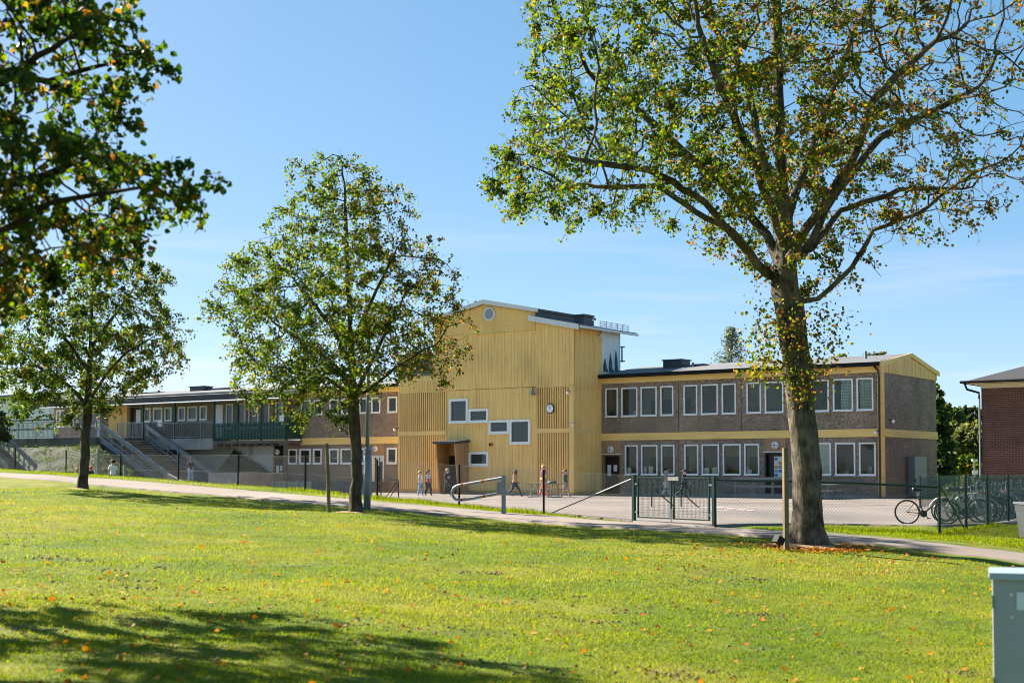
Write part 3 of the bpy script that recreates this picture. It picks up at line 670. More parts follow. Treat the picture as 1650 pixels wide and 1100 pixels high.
# --- left wing ---------------------------------------------------------------
XT0, XT1 = -29.2, -16.5                       # tower
XL = lx(85); TL = -80.0
lw_up_px = [(484, 500), (505, 519), (530.6, 544.8), (550, 563), (578.6, 593), (598, 612.5), (624.5, 639.7)]
lw_lo_px = [(464, 478.7), (482.6, 500.5), (504.4, 518.6), (530, 545.5), (549, 588), (623.4, 639.5)]
lup = [(lx(a), lx(b), 5.08, 6.09) for a, b in lw_up_px]; llo = [(lx(a), lx(b), 1.82, 2.83) for a, b in lw_lo_px]
terr_px = [(231, 242), (246, 261), (264.5, 276), (286, 298), (301.6, 317), (321, 333)]
tw = [(lx(a), lx(b), 4.95, 6.0) for a, b in terr_px]
tall_px = [(363.6, 374.6), (382, 395), (400, 416), (421.5, 433.5), (443, 455)]
tl = [(lx(a), lx(b), 4.3, 6.05) for a, b in tall_px]
big_px = [(90, 105), (110, 118), (123, 138), (140, 160)]
bg_ = [(lx(a), lx(b), 4.75, 6.1) for a, b in big_px]
dl = (lx(599.5), lx(618.5)); wd_ = (lx(343.5), lx(358)); dk = (lx(207), lx(227)); ub = (lx(440), lx(458))
MB().wall(XL, XT0, 3.55, 6.4, 0, .3, lup + tw + tl + bg_ + [(wd_[0], wd_[1], 3.55, 6.1), (dk[0], dk[1], 3.67, 6.2)]).build('pebble_wall', 'pebble', school)
MB().wall(ub[1], XT0, .2, 3.1, 0, .3, llo + [(dl[0], dl[1], .2, 3.1)]).build('pebble_wall', 'pebble', school)
xb = lx(484)
MB().box(xb, XT0, -.06, .24, 3.1, 3.548).build('storey_band', 'yellow_trim', school)
MB().box(xb, XT0, -.1, .2, 6.4, 6.78).build('fascia', 'yellow_trim', school)
MB().box(ub[1], XT0, -.05, .28, 0, .198).build('plinth', 'concrete', school)
for w_ in lup: window(*w_, fw=.09)
for w_ in llo: window(*w_, fw=.1, mull=(w_[1] - w_[0] > 1.8))
for w_ in tw: window(*w_, fw=.13)
for w_ in tl: window(*w_, fw=.09)
for w_ in bg_: window(*w_, fw=.1)
MB().box(wd_[0], wd_[1], .04, .1, 3.6, 6.05).build('door', 'white', school)['label'] = 'plain white balcony door'
door(dk[0], dk[1], 6.15, z0=3.68, papers=0)
MB().box(dk[0] + .6, dk[1] - .25, .16, .172, 4.9, 5.9).build('glazed_notice', 'paper', school)
door(dl[0], dl[1], 2.3, head=3.1, z0=.7, trim='white')
mb = MB().box(dl[0] - .5, dl[1] + .4, -1.3, -.06, 0, .35).box(dl[0] - .5, dl[1] + .4, -.9, -.06, .352, .68); mb.build('doorstep', 'concrete_dark', school)
xa, xc = lx(175), lx(205); mb = MB(); n = 16
for k in range(n): q = xa + (xc - xa) * k / n; mb.box(q, q + (xc - xa) / n - .03, -.05, -.002, 3.7, 6.3)
mb.build('yellow_panel', 'yellow', school)
room(-55, XT0 - .4, 3.6, 6.3); room(ub[1] + .2, XT0 - .4, .25, 3.3); room(XL + .5, -55.1, 3.7, 6.3)
# under the balcony: pale wall, dark door, lamp wall
xw0, xw1 = lx(352), ub[0]
MB().box(xw0 - 8, xw1, .02, .3, 0, 3.35).build('rendered_wall', 'render_grey', school)
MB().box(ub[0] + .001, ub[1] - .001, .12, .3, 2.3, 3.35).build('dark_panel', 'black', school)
door(ub[0], ub[1], 2.3, recess=.1)
lr = roof(XL, XT0 + .02, -.4, 4.1, DP + .35, 6.78, 7.4)
MB().box(xb, XT0 + .02, -.46, -.402, 6.7, 6.9).build('eaves_edge', 'black', lr)
# deep canopy over walkway and balcony
cx0, cx1 = lx(212, -1.9), lx(459, -1.9)
MB().prism([(-2.05, 6.42), (-.1, 6.55), (-.1, 6.79), (-.42, 6.78), (-2.05, 6.62)], 'x', XL, cx1).build('canopy_roof', 'felt', school)
MB().box(XL, cx1, -2.1, -2.052, 6.15, 6.6).build('canopy_fascia', 'fascia_dark', school)
MB().tube([(XL, -2.17, 6.16), (cx1, -2.17, 6.14)], .06, 8).build('gutter', 'galv', school)
x, z = loc_on(311, 625, 2.5); x2, _ = loc_on(334, 625, 2.5); box_on_roof(x, x2, 2.2, 3.0, 7.0, 7.55, lr)
MB().box(x2 + .2, x2 + 2.2, 2.4, 3.4, 7.0, 7.42).build('roof_hatch', 'roof_dark', lr)
mb = MB().box(-60, -57.5, 2.2, 3, 7, 7.35); mb.build('roof_hatch', 'roof_dark', lr)
# balcony
by = -1.65; bx0, bx1 = lx(342.5, by), lx(459, by)
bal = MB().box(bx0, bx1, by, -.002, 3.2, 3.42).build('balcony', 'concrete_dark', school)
mb = MB(); n = int((bx1 - bx0) / .14)
for k in range(n + 1): x = bx0 + (bx1 - bx0) * k / n; mb.box(x - .045, x + .045, by - .03, by - .005, 3.5, 4.56)
for k in range(11): y = by + .1 + k * .14; mb.box(bx1 + .005, bx1 + .03, y - .045, y + .045, 3.5, 4.56)
mb.box(bx0, bx1 + .06, by - .05, by + .03, 4.57, 4.63); mb.box(bx0, bx1, by, by + .04, 3.6, 3.68); mb.box(bx0, bx1, by, by + .04, 4.4, 4.48); mb.box(bx1 - .02, bx1 + .06, by + .035, -.01, 4.57, 4.63)
mb.build('balustrade', 'green_paint', bal)
for px in (342.5, 380, 418.5, 459):
    x = lx(px, by); MB().box(x - .06, x + .06, by + .05, by + .17, 3.42, 6.4).build('post', 'green_paint', bal)
xq = bx1 - .1; MB().box(xq - .11, xq + .11, by + .05, by + .27, 0, 3.198).build('support_post', 'concrete_dark', bal)
mb = MB()
for k in range(9): x = bx0 + .4 + k * (bx1 - bx0 - .8) / 8; mb.box(x - .08, x + .08, by - .06, -.01, 3.05, 3.198)
mb.build('joist', 'concrete_dark', bal)
mb = MB().box(bx1 - .5, bx1 - .1, by - .045, by - .032, 4.65, 5.05).build('sign', 'paper', bal); MB().box(bx1 + .032, bx1 + .038, -.9, -.5, 4.65, 5.15).build('sign', 'paper', bal)
# walkway left of balcony
wx0 = lx(236, by)
wk = MB().box(wx0, bx0 - .002, by, -.002, 2.85, 3.62).build('walkway', 'concrete', school)
def railing(name, x0, x1, y, z0, h, parent, mat='galv_rail', sp=.12):
    mb = MB(); mb.box(x0, x1, y - .025, y + .025, z0 + h - .05, z0 + h); mb.box(x0, x1, y - .02, y + .02, z0 + .1, z0 + .14)
    n = max(1, int((x1 - x0) / sp))
    for k in range(n + 1): x = x0 + (x1 - x0) * k / n; r = .03 if k % 14 == 0 or k == n else .012; mb.box(x - r, x + r, y - r, y + r, z0 if r > .02 else z0 + .14, z0 + h - .05)
    return mb.build(name, mat, parent)
railing('railing', wx0, bx0 - .05, by + .04, 3.62, 1.15, wk, sp=.2)
for px in (227, 278): x = lx(px, by); MB().box(x - .07, x + .07, by + .08, by + .22, 3.62, 6.4).build('post', 'green_paint', wk)
mb = MB(); xq = lx(402, -.2); mb.tube([(xq, -.2, 3.0), (xq, -.2, 1.2)], .07, 8); mb.build('downpipe', 'galv', school)

# --- stair tower ---------------------------------------------------------------
TY = -2.85; TD = 2.0; SP = 9.93
xs = XT1 - 9.92                                  # left edge of the tall part
tower = MB().prism([(xs, 0.12), (XT1, .12), (XT1, 9.42), (XT1 - 2.5, 9.95), (XT1 - 2.5, 10.42), (XT1 - 6.1, 11.1), (xs, 10.35)], 'y', TY + .1, TD)
tower.box(XT0, xs - .002, TY + .1, TD, .12, 8.25)
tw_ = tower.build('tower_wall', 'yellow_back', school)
def batten(mb, x0, x1, z0, z1, y, sp, w=.05, d=.02, zt=None):
    n = max(1, int(round((x1 - x0) / sp)))
    for k in range(n + 1):
        x = x0 + (x1 - x0) * k / n; t = zt(x) if zt else z1
        mb.box(x - w / 2, x + w / 2, y - d, y, z0, t)
def rooft(x):
    if x > XT1 - 2.5: return 9.40 + (XT1 - x) * .21
    return 9.28
wpx = [(724, 754, 643, 681), (755.5, 787, 659, 680), (788, 820.5, 677, 698), (821.5, 854.5, 676, 715), (755.5, 787, 728, 750)]
wt = []
for a, b, c, d in wpx: x0, zt = loc_on(a, c, TY); x1, zb = loc_on(b, d, TY); wt.append((x0, x1, zb, zt))
# skins: sheet 4 cm + battens
slL = (lx(643.5, TY), lx(719, TY)); slR = (lx(864.5, TY), lx(919, TY)); 
sk = MB(); sk.wall(slL[1], slR[0], .25, 6.1, TY + .02, .07, wt)
xs0 = slL[1]
def battens_cut(mb, x0, x1, z0, z1, y, sp, holes):
    n = int(round((x1 - x0) / sp))
    for k in range(n + 1):
        x = x0 + (x1 - x0) * k / n; z = z0
        for h in sorted([h for h in holes if h[0] - .05 < x < h[1] + .05], key=lambda q: q[2]) + [(0, 0, z1, z1)]:
            if h[2] - .02 > z: mb.box(x - .025, x + .025, y - .02, y, z, min(z1, h[2]))
            z = max(z, h[3])
battens_cut(sk, slL[1] + .06, slR[0] - .06, .25, 6.08, TY + .02, .235, wt + [(-26.2, -23.9, .1, 3.0)])
sk.build('boarding', 'yellow', tw_)
sk = MB(); sk.prism([(xs, 6.13), (XT1, 6.13), (XT1, 9.4), (XT1 - 2.5, 9.93), (XT1 - 2.5, 9.28), (xs, 9.28)], 'y', TY - .02, TY + .098)
sk.box(XT0, xs - .003, TY - .02, TY + .098, 6.13, 8.2)
batten(sk, xs + .05, XT1 - .05, 6.15, 9.28, TY - .021, .235, zt=rooft)
lvx0, z1 = loc_on(648, 584, TY); lvx1, z0 = loc_on(696, 613, TY)
for k in range(13):
    x = XT0 + .06 + k * .22
    if lvx0 - .05 < x < lvx1 + .05: sk.box(x - .025, x + .025, TY - .049, TY - .021, 6.15, z0)
    else: sk.box(x - .025, x + .025, TY - .049, TY - .021, 6.15, 8.2)
sk.build('upper_boarding', 'yellow', tw_)
sk = MB(); sk.prism([(xs, 9.3), (XT1 - 2.52, 9.3), (XT1 - 2.52, 10.38), (XT1 - 6.1, 11.06), (xs, 10.31)], 'y', TY - .03, TY + .098)
for k in range(14):
    z = 9.36 + k * .125
    xr = XT1 - 2.52 if z < 10.3 else XT1 - 2.52 - (z - 10.34) / .19; xl = xs if z < 10.25 else xs + (z - 10.27) / .196
    if xr - xl > .5: sk.prism([(TY - .075, z), (TY - .031, z), (TY - .031, z + .11)], 'x', xl, xr)
sk.box(xs, XT1 - 2.5, TY - .09, TY - .0, 9.24, 9.298); sk.build('gable_boarding', 'yellow', tw_)
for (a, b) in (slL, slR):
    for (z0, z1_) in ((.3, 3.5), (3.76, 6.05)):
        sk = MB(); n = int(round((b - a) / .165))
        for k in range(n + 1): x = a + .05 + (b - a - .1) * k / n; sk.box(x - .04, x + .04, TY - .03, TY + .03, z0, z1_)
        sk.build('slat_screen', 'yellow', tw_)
    MB().box(a, b, TY - .035, TY + .03, 3.505, 3.755).build('cross_rail', 'yellow', tw_); MB().box(a, b, TY - .035, TY + .03, 6.055, 6.125).build('cross_rail', 'yellow', tw_)
MB().box(XT0, slL[0], TY - .05, TY + .09, .2, 6.12).box(slR[1], XT1 + .05, TY - .05, TY + .09, .2, 6.12).box(XT1 - .1, XT1 + .06, TY - .055, TY - .023, 6.13, 9.38).build('corner_board', 'yellow', tw_)
# right flank of tower (local x = XT1, facing right), front part yellow, rear part metal sheet
sk = MB()
for (z0, z1_, xo) in ((.25, 3.5, .03), (3.76, 6.05, .03), (6.13, 9.35, .045)):
    sk.box(XT1 + .001, XT1 + xo, TY + .12, -.02, z0, z1_)
    n = 20
    for k in range(n + 1): y = TY + .16 + (abs(TY) - .22) * k / n; sk.box(XT1 + xo, XT1 + xo + .028, y - .022, y + .022, z0, z1_)
sk.box(XT1 + .001, XT1 + .05, TY + .12, -.02, 3.502, 3.758); sk.box(XT1 + .001, XT1 + .07, TY + .12, -.02, 6.052, 6.128)
sk.build('side_boarding', 'yellow', tw_)
sk = MB(); sk.box(XT1 + .001, XT1 + .05, .0, TD, 7.05, 9.36)
for k in range(4): y = .02 + k * .645; sk.box(XT1 + .05, XT1 + .075, y, y + .045, 7.05, 9.36)
sh = sk.build('metal_cladding', 'white_metal', tw_)
sk = MB()
for c, hgt in ((.35, .75), (.95, 1.1), (1.55, 1.35)): sk.prism([(c - .22, 7.1), (c + .22, 7.1), (c + .17, 7.1 + hgt * .5), (c, 7.1 + hgt), (c - .17, 7.1 + hgt * .5)], 'x', XT1 + .051, XT1 + .056)
sk.box(XT1 + .056, XT1 + .062, .05, TD - .05, 7.06, 7.22); sk.build('soot_stain', 'stain', sh)
MB().prism([(-.05, 6.72), (TD, 6.84), (TD, 7.12), (-.05, 6.96)], 'x', XT1 + .03, XT1 + .12).build('flashing', 'white_metal', tw_)
MB().tube([(XT1 + .3, -.2, 9.3), (XT1 + .25, -.3, 9.15), (XT1 + .13, -.42, 8.95), (XT1 + .1, -.02, 8.85), (XT1 + .1, -.02, 6.9)], .05, 8).build('downpipe', 'white_metal', tw_)
MB().tube([(XT1 + .12, TD + .1, 8.6), (XT1 + .12, TD + .1, 7.7)], .05, 6).box(XT1 + .0, XT1 + .3, TD, TD + .16, 8.55, 8.62).box(XT1, XT1 + .3, TD, TD + .16, 7.72, 7.79).build('roof_ladder', 'galv', tw_)
# roofs
def slope(x0, z0, x1, z1, y0, y1, th, name, mat, par): return MB().prism([(x0, z0), (x1, z1), (x1, z1 + th), (x0, z0 + th)], 'y', y0, y1).build(name, mat, par)
r1 = slope(XT1 - 2.85, 10.02, XT1 + .55, 9.32, TY - .2, 3.1, .13, 'roof', 'roof_dark', tw_)
r2 = MB().prism([(xs - .3, 10.3), (XT1 - 6.1, 11.12), (XT1 - 2.3, 10.38), (XT1 - 2.3, 10.52), (XT1 - 6.1, 11.27), (xs - .3, 10.44)], 'y', TY - .16, 3.1).build('roof', 'roof_dark', tw_)
MB().box(XT0 - .1, xs, TY - .2, 3, 8.26, 8.4).build('roof', 'roof_dark', tw_)
MB().prism([(xs - .32, 10.2), (XT1 - 6.1, 11.05), (XT1 - 2.28, 10.31), (XT1 - 2.28, 10.53), (XT1 - 6.1, 11.3), (xs - .32, 10.42)], 'y', TY - .26, TY - .162).build('verge_board', 'white_metal', tw_)
MB().prism([(XT1 - 2.9, 9.86), (XT1 + .5, 9.16), (XT1 + .5, 9.45), (XT1 - 2.9, 10.17)], 'y', TY - .28, TY - .202).build('verge_board', 'white_metal', tw_)
MB().box(XT1 - 2.5, XT1 - 2.38, TY - .1, 3.0, 9.95, 10.36).build('clerestory', 'roof_dark', tw_)
MB().tube([(XT1 + .6, TY - .2, 9.33), (XT1 + .6, 3.1, 9.33)], .075, 8).build('gutter', 'white_metal', tw_)
x = XT1 - .55; mb = MB().box(x - .3, x + .35, -1.5, -.6, 9.4, 10.1).box(x - .4, x + .45, -1.6, -.5, 10.1, 10.2); mb.build('roof_vent', 'roof_dark', tw_)
mb = MB()
for z in (9.62, 9.74, 9.86): mb.tube([(XT1 + .25, -.4, z), (XT1 + .25, 2.6, z)], .018, 5)
for k in range(6): y = -.4 + k * .6; mb.tube([(XT1 + .25, y, 9.45), (XT1 + .25, y, 9.88)], .018, 5); mb.tube([(XT1 + .0, y, 9.5), (XT1 + .25, y, 9.86)], .014, 5)
mb.build('snow_guard', 'galv', r1)
MB().tube([(XT1 - 7.2, TY + .5, 11.1), (XT1 - 7.2, TY + .5, 11.35)], .1, 8).build('vent_pipe', 'roof_dark', r2)
# round window
xo, zo = loc_on(790, 506, TY); mb = MB(); mb.disc((xo, TY - .13, zo), .34, 'y', .06)
ow = MB(); n = 28
for k in range(n):
    a, b = 2 * PI * k / n, 2 * PI * (k + 1) / n
    P = lambda r, t, y: (xo + r * math.cos(t), y, zo + r * math.sin(t))
    ow.quad(P(.31, a, TY - .12), P(.31, b, TY - .12), P(.4, b, TY - .12), P(.4, a, TY - .12)); ow.quad(P(.4, a, TY - .12), P(.4, b, TY - .12), P(.4, b, TY - .03), P(.4, a, TY - .03)); ow.quad(P(.31, b, TY - .12), P(.31, a, TY - .12), P(.31, a, TY - .04), P(.31, b, TY - .04))
ow = ow.build('round_window', 'white_metal', tw_)
MB().disc((xo, TY - .1, zo), .32, 'y', .02).build('pane', 'smoke_glass', ow)
# louvred opening
mb = MB(); mb.box(lvx0, lvx1, TY - .03, TY - .022, z0 := 7.05, 8.0)
for k in range(10): z = 7.08 + k * .092; mb.prism([(TY - .09, z), (TY - .031, z + .06), (TY - .031, z + .075), (TY - .09, z + .015)], 'x', lvx0, lvx1)
for x in (lvx0, (lvx0 + lvx1) / 2 - .3, (lvx0 + lvx1) / 2 + .4, lvx1): mb.box(x - .04, x + .04, TY - .1, TY - .091, 7.05, 8.02)
mb.build('louvre', 'wood_grey', tw_)
for (a, b, c, d) in wt:
    window(a, b, c, d, y=TY + .02, fw=.13, proud=.07, wall_parent=tw_)
    MB().box(a, b, TY + .082, TY + .094, c, d).build('unlit_room_sheet', 'dark_panel', tw_)  # dark sheet behind the pane, its colour replacing the shade of an unlit room
MB().box(XT0, XT1 + .04, TY - .02, TY + .098, 0, .118).box(XT1 - .1, XT1 + .03, TY + .1, -.06, 0, .118).build('plinth', 'concrete', school)
# entrance booth
bxa, bxb = lx(724, TY), lx(755.5, TY); by0 = TY - 1.3; by1 = TY - .95; zt = 3.05
pr = [(TY - .03, .03), (by1, .03), (by0, zt - .1), (TY - .03, zt)]
bt = MB().prism(pr, 'x', bxb - .08, bxb); n = 9
for k in range(n): y = TY - .1 - k * .13; bt.box(bxb, bxb + .014, y - .055, y + .055, .05, zt - .1) if y - .055 > by1 - .02 else None
bt = bt.build('entrance_booth', 'wood', tw_)
MB().prism(pr, 'x', bxa, bxa + .08).build('side_panel', 'wood_warm', bt)
MB().prism([(TY - .02, zt + .01), (by0 - .12, zt - .1), (by0 - .12, zt + .02), (TY - .02, zt + .14)], 'x', bxa - .12, bxb + .1).build('roof', 'roof_dark', bt)
MB().box(bxa + .081, bxb - .081, TY - .1, TY - .03, .05, zt - .02).build('back_panel', 'wood_warm', bt)
e = MB().box(bxa + .12, bxb - .35, TY - .15, TY - .102, .06, 2.25).build('door', 'door', bt); MB().box(bxb - .5, bxb - .47, TY - .2, TY - .151, 1, 1.3).build('handle', 'chrome', e)
MB().tube([(bxb - .2, by1 - .06, .06), (bxb - .2, by1 - .06, 2.6)], .04, 6).build('mat_rail', 'black', bt)

# ------------------------------------------------------------------ things in front of the school (school frame)
def sthing(name, label, cat, x, y, z=None, rz=0., group=None):
    p = W(x, y); zz = hz(p[0], p[1]) if z is None else z
    return thing(name, label, cat, (p[0], p[1], zz), ANG + rz, group)

# terrace with retaining wall
TZ = 3.67; RX = -54.0
t = sthing('terrace', 'raised paved terrace level with the upper storey at the top of the stairs', 'terrace', 0, 0, 0)
MB().box(TL, RX, -5.9, -.003, -.4, TZ).build('terrace_slab', 'concrete', t)
MB().box(RX + .001, wx0 - .004, -1.7, -.003, -.4, 3.66).build('landing_slab', 'concrete', t)
rw = sthing('retaining_wall', 'dark concrete retaining wall along the terrace edge above the planted bank', 'retaining wall', 0, 0, 0)
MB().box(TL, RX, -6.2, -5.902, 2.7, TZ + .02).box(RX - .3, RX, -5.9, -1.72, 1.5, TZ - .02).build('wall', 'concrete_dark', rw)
# bank
def bank(name, label, f, xs_, ys_, mat='bank', weeds=0):
    X, Y = np.meshgrid(xs_, ys_); Zb = f(X, Y)
    Zb = Zb + .05 * np.sin(X * 5 + Y * 3) * np.sin(Y * 6 - X * 2) + RNG.normal(size=X.shape) * .03
    P = R0 + X[..., None] * XA + Y[..., None] * YA; P[..., 2] = Zb
    ny_, nx_ = X.shape; i = np.arange(nx_ * ny_).reshape(ny_, nx_)
    fcs = np.stack([i[:-1, :-1], i[:-1, 1:], i[1:, 1:], i[1:, :-1]], -1).reshape(-1, 4)
    o = np_mesh(name, P.reshape(-1, 3), fcs, mat, smooth=True); tag(o, label, 'bank', kind='structure')
    if weeds:
        cx = RNG.uniform(xs_[0], xs_[-1], weeds); cy = RNG.uniform(ys_[0], ys_[-1], weeds); n = 26
        x = np.repeat(cx, n) + RNG.normal(size=weeds * n) * .22; y = np.clip(np.repeat(cy, n) + RNG.normal(size=weeds * n) * .22, ys_[0], ys_[-1])
        q = R0 + x[:, None] * XA + y[:, None] * YA; q[:, 2] = f(x, y) + RNG.uniform(0.02, .16, len(x))
        w = leaves_mesh(name.replace('bank', 'weeds'), q, RNG.uniform(.05, .1, len(x)), RNG.uniform(.0, .5, len(x)), 'leaf', flat=.6)
        tag(w, 'low green weeds growing over the gravel bank', 'weeds', kind='stuff')
    return o
bank('bank', 'gravel bank with weeds between the terrace wall and the low kerb wall', lambda X, Y: np.minimum(1.15 + (Y + 9.7) / 3.6 * 2.0, 3.05 - (X + 53.6).clip(0) * .48), np.arange(-71, -45.9, .3), np.arange(-9.7, -5.95, .25), weeds=420)
def bk2(X, Y):
    return np.clip(2.9 - (X + 46.6) * .42 + (Y + .1) * .95, -.05, 3)
bank('bank', 'gravel bank falling away beneath the green balcony right of the stairs', bk2, np.arange(-46.6, -40.5, .3), np.arange(-6.2, -.05, .25), weeds=30)
lw_ = sthing('low_wall', 'low dark concrete wall along the foot of the planted bank', 'low wall', 0, 0, 0)
MB().box(-71, -50.4, -10.0, -9.72, -.2, 1.3).build('wall', 'concrete_dark', lw_)
lw_ = sthing('low_wall', 'stepped brown concrete wall closing the bank beneath the balcony', 'low wall', 0, 0, 0)
MB().box(-44.2, -41.2, -4.6, -4.35, -.1, 1.25).box(-41.45, -41.2, -4.348, -.6, -.1, 1.25).prism([(-46.2, 0), (-44.2, 0), (-44.2, .5), (-46.2, 1.2)], 'y', -6.4, -6.2).build('wall', 'concrete', lw_)

def staircase(label, x0, y0, y1, ztop, n, rise, run, rails, zmin=-.3):
    """steps descending towards +x from x0; y0 near side, y1 far side"""
    s = sthing('outdoor_staircase', label, 'staircase', 0, 0, 0)
    mb = MB()
    for k in range(n):
        zt = ztop - k * rise; xx = x0 + k * run
        mb.box(xx, xx + run + .03, y0 + .16, y1 - .16, zt - rise - .05, zt - rise)
        mb.box(xx + .001, xx + .03, y0 + .16, y1 - .16, zt - 2 * rise + .0, zt - rise - .051)
    mb.build('steps', 'concrete', s)
    for y in rails:
        m2 = MB(); xe = x0 + n * run; ze = ztop - n * rise
        m2.bar((x0, y, ztop - .12), (xe, y, ze - .12), .1, .32); m2.build('stringer', 'galv_rail', s)
        rl = MB(); rl.bar((x0 - .2, y, ztop + 1.14), (xe, y, ze + 1.0), .09, .05); rl.bar((x0, y, ztop + .92), (xe, y, ze + .8), .03, .3); rl.bar((x0, y, ztop + .35), (xe, y, ze + .25), .04, .06)
        rl = rl.build('handrail', 'galv_rail', s)
        for k in range(0, 8):
            xx = x0 + .2 + (xe - x0 - .5) * k / 7; zz = ztop - (xx - x0) / run * rise; MB().box(xx - .035, xx + .035, y - .035, y + .035, zz - .2, zz + 1.1).build('rail_post', 'galv_rail', s)
    return s
ST = staircase('wide concrete staircase with two grey slab railings rising left to the terrace', RX, -5.9, -1.75, TZ, 23, .17, .355, (-5.8, -1.85))
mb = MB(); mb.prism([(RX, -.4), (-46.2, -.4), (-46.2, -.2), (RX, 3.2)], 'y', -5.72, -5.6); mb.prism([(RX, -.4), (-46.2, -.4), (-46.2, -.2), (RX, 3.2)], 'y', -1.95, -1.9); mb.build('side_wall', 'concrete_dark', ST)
S2 = staircase('second concrete staircase with grey railings at the far left', -55.2, -15.2, -12.9, 3.15, 14, .17, .31, (-15.1, -13.0))
MB().prism([(-60, -.4), (-50.9, -.4), (-50.9, .4), (-55.2, 2.75), (-60, 3.0)], 'y', -15.0, -14.9).box(-60, -55.21, -14.89, -12.9, -.4, 3.13).build('landing', 'concrete_dark', S2)
rl = sthing('terrace_railing', 'long grey bar railing along the terrace edge left of the stairs', 'railing', 0, 0, 0)
railing('railing', TL, RX - .1, -6.05, TZ, 1.2, rl, sp=.15)
rl = sthing('terrace_railing', 'short grey bar railing on the landing between stairs and doorway', 'railing', 0, 0, 0)
railing('railing', RX - 3.2, RX - .3, -1.9, TZ, 1.2, rl, sp=.13)
rl = sthing('terrace_railing', 'grey bar railing with a white notice at the head of the stairs', 'railing', 0, 0, 0)
railing('railing', RX + .1, RX + 1.6, -1.55, TZ, 1.2, rl, sp=.13); MB().box(RX + 1.0, RX + 1.5, -1.62, -1.6, TZ + .85, TZ + 1.3).build('notice', 'paper', rl)

# white building far left, beyond the terrace
wb = thing('white_panel_building', 'low white panelled building behind the terrace at the far left', 'building', tuple(at(20, 755, 122)[:2]) + (3.4,), ANG)
mb = MB().box(-16, 8.4, 0, 8, 0, 4.5)
for z in (.9, 1.8, 2.7, 3.6): mb.box(-16, 8.4, -.03, -.002, z, z + .04)
wall_ = mb.build('wall', 'white_metal', wb)
mb = MB()
for z in (1.5, 2.3):
    for k in range(46): mb.box(-4 + k * .22, -4 + k * .22 + .15, -.035, -.004, z, z + .14)
mb.build('perforated_band', 'dark_panel', wall_)
MB().box(-16.3, 8.7, -.4, 8.3, 4.5, 4.7).build('roof', 'felt', wb)

# brick building on the right
bo = at(1583, 755, 62); bb = thing('brick_building', 'dark red brick building with a hipped dark roof at the right edge', 'building', (bo[0], bo[1], 0), ANG)
mb = MB().wall(0, 14, 0, 5.35, 0, .3, [(2.35, 3.6, .9, 2.6)]); mb.box(0, .3, .301, 11, 0, 5.35); mb.build('brick_wall', 'brick', bb)
MB().box(-.62, 14.5, -.6, 11.6, 5.38, 5.42).box(-.02, 14, -.05, -.003, 5.15, 5.36).build('soffit', 'cream', bb)
rf = MB().add([(-.65, -.65, 5.43), (14.6, -.65, 5.43), (14.6, 11.65, 5.43), (-.65, 11.65, 5.43), (5, 5.5, 7.5), (10, 5.5, 7.5)], [(0, 1, 5, 4), (1, 2, 5), (2, 3, 4, 5), (3, 0, 4), (0, 3, 2, 1)]).build('roof', 'roof_tile', bb)
MB().tube([(-.7, -.72, 5.42), (14.6, -.72, 5.42)], .06, 6).tube([(-.7, -.72, 5.42), (-.7, 11.65, 5.42)], .06, 6).build('gutter', 'black', rf)
MB().tube([(-.55, -.62, 5.35), (-.5, -.45, 5.1), (-.08, -.08, 4.95), (-.08, -.08, 4.7)], .05, 8).build('downpipe', 'black', bb)
MB().tube([(-.07, -.07, 4.7), (-.07, -.07, 0)], .045, 8).build('downpipe', 'galv', bb)
bw = MB().box(2.35, 2.47, -.04, .1, .9, 2.6).box(3.48, 3.6, -.04, .1, .9, 2.6).box(2.47, 3.48, -.04, .1, 2.48, 2.6).box(2.47, 3.48, -.04, .1, .9, 1.02).build('window', 'white', bb); MB().box(2.47, 3.48, .05, .07, 1.02, 2.48).build('pane', 'smoke_glass', bw)
MB().box(-.01, 14, -.04, -.002, 0, .3).build('plinth', 'concrete', bb)
# wall fixtures ---------------------------------------------------------------------------------
def fix(name, label, cat, px, py, y, group=None):
    x, z = loc_on(px, py, y); p = W(x, y, z); return thing(name, label, cat, tuple(p), ANG, group)
def wall_lamp(label, px, py, y):
    t = fix('wall_lamp', label, 'wall lamp', px, py, y, 'round bulkhead lamps above the doors')
    mb = MB(); mb.disc((0, -.1, 0), .2, 'y', .1, 20); mb.build('lamp_body', 'white_metal', t)
    m = MB(); m.ball((0, -.1, 0), .17, 14, 8, 0, (1, .45, 1)); l = m.build('diffuser', 'white', t, smooth=True)
    MB().box(-.17, .17, -.185, -.17, -.02, .02).box(-.02, .02, -.185, -.17, -.17, .17).build('guard', 'galv', l)
wall_lamp('round white lamp on wood panel above the door beside the yellow tower', 984.5, 724, -.035)
wall_lamp('round white lamp on wood panel above the door left of the thick trunk', 1249.5, 717, -.035)
wall_lamp('round white lamp above the dark door under the green balcony', 447.7, 728, .115)
wall_lamp('round white lamp on wood panel above the door behind the lamp post', 605.5, 723, -.035)
t = fix('wall_clock', 'round white wall clock on the yellow slat screen', 'clock', 887, 658, TY - .05)
MB().disc((0, -.06, 0), .27, 'y', .06, 28).build('clock_case', 'black', t); MB().disc((0, -.075, 0), .235, 'y', .014, 28).build('clock_face', 'white', t)
mb = MB()
for k in range(12):
    a = PI / 6 * k; c, s = math.sin(a), math.cos(a); mb.bar((c * .195, -.08, s * .195), (c * .22, -.08, s * .22), .006, .012)
mb.build('clock_marks', 'black', t); MB().bar((0, -.085, -.03), (.02, -.085, .2), .006, .018).bar((0, -.092, .03), (0, -.092, .13), .006, .024).build('clock_hands', 'black', t)
t = fix('school_bell', 'grey school bell hung under the boards left of the clock', 'bell', 860.5, 632, TY - .1)
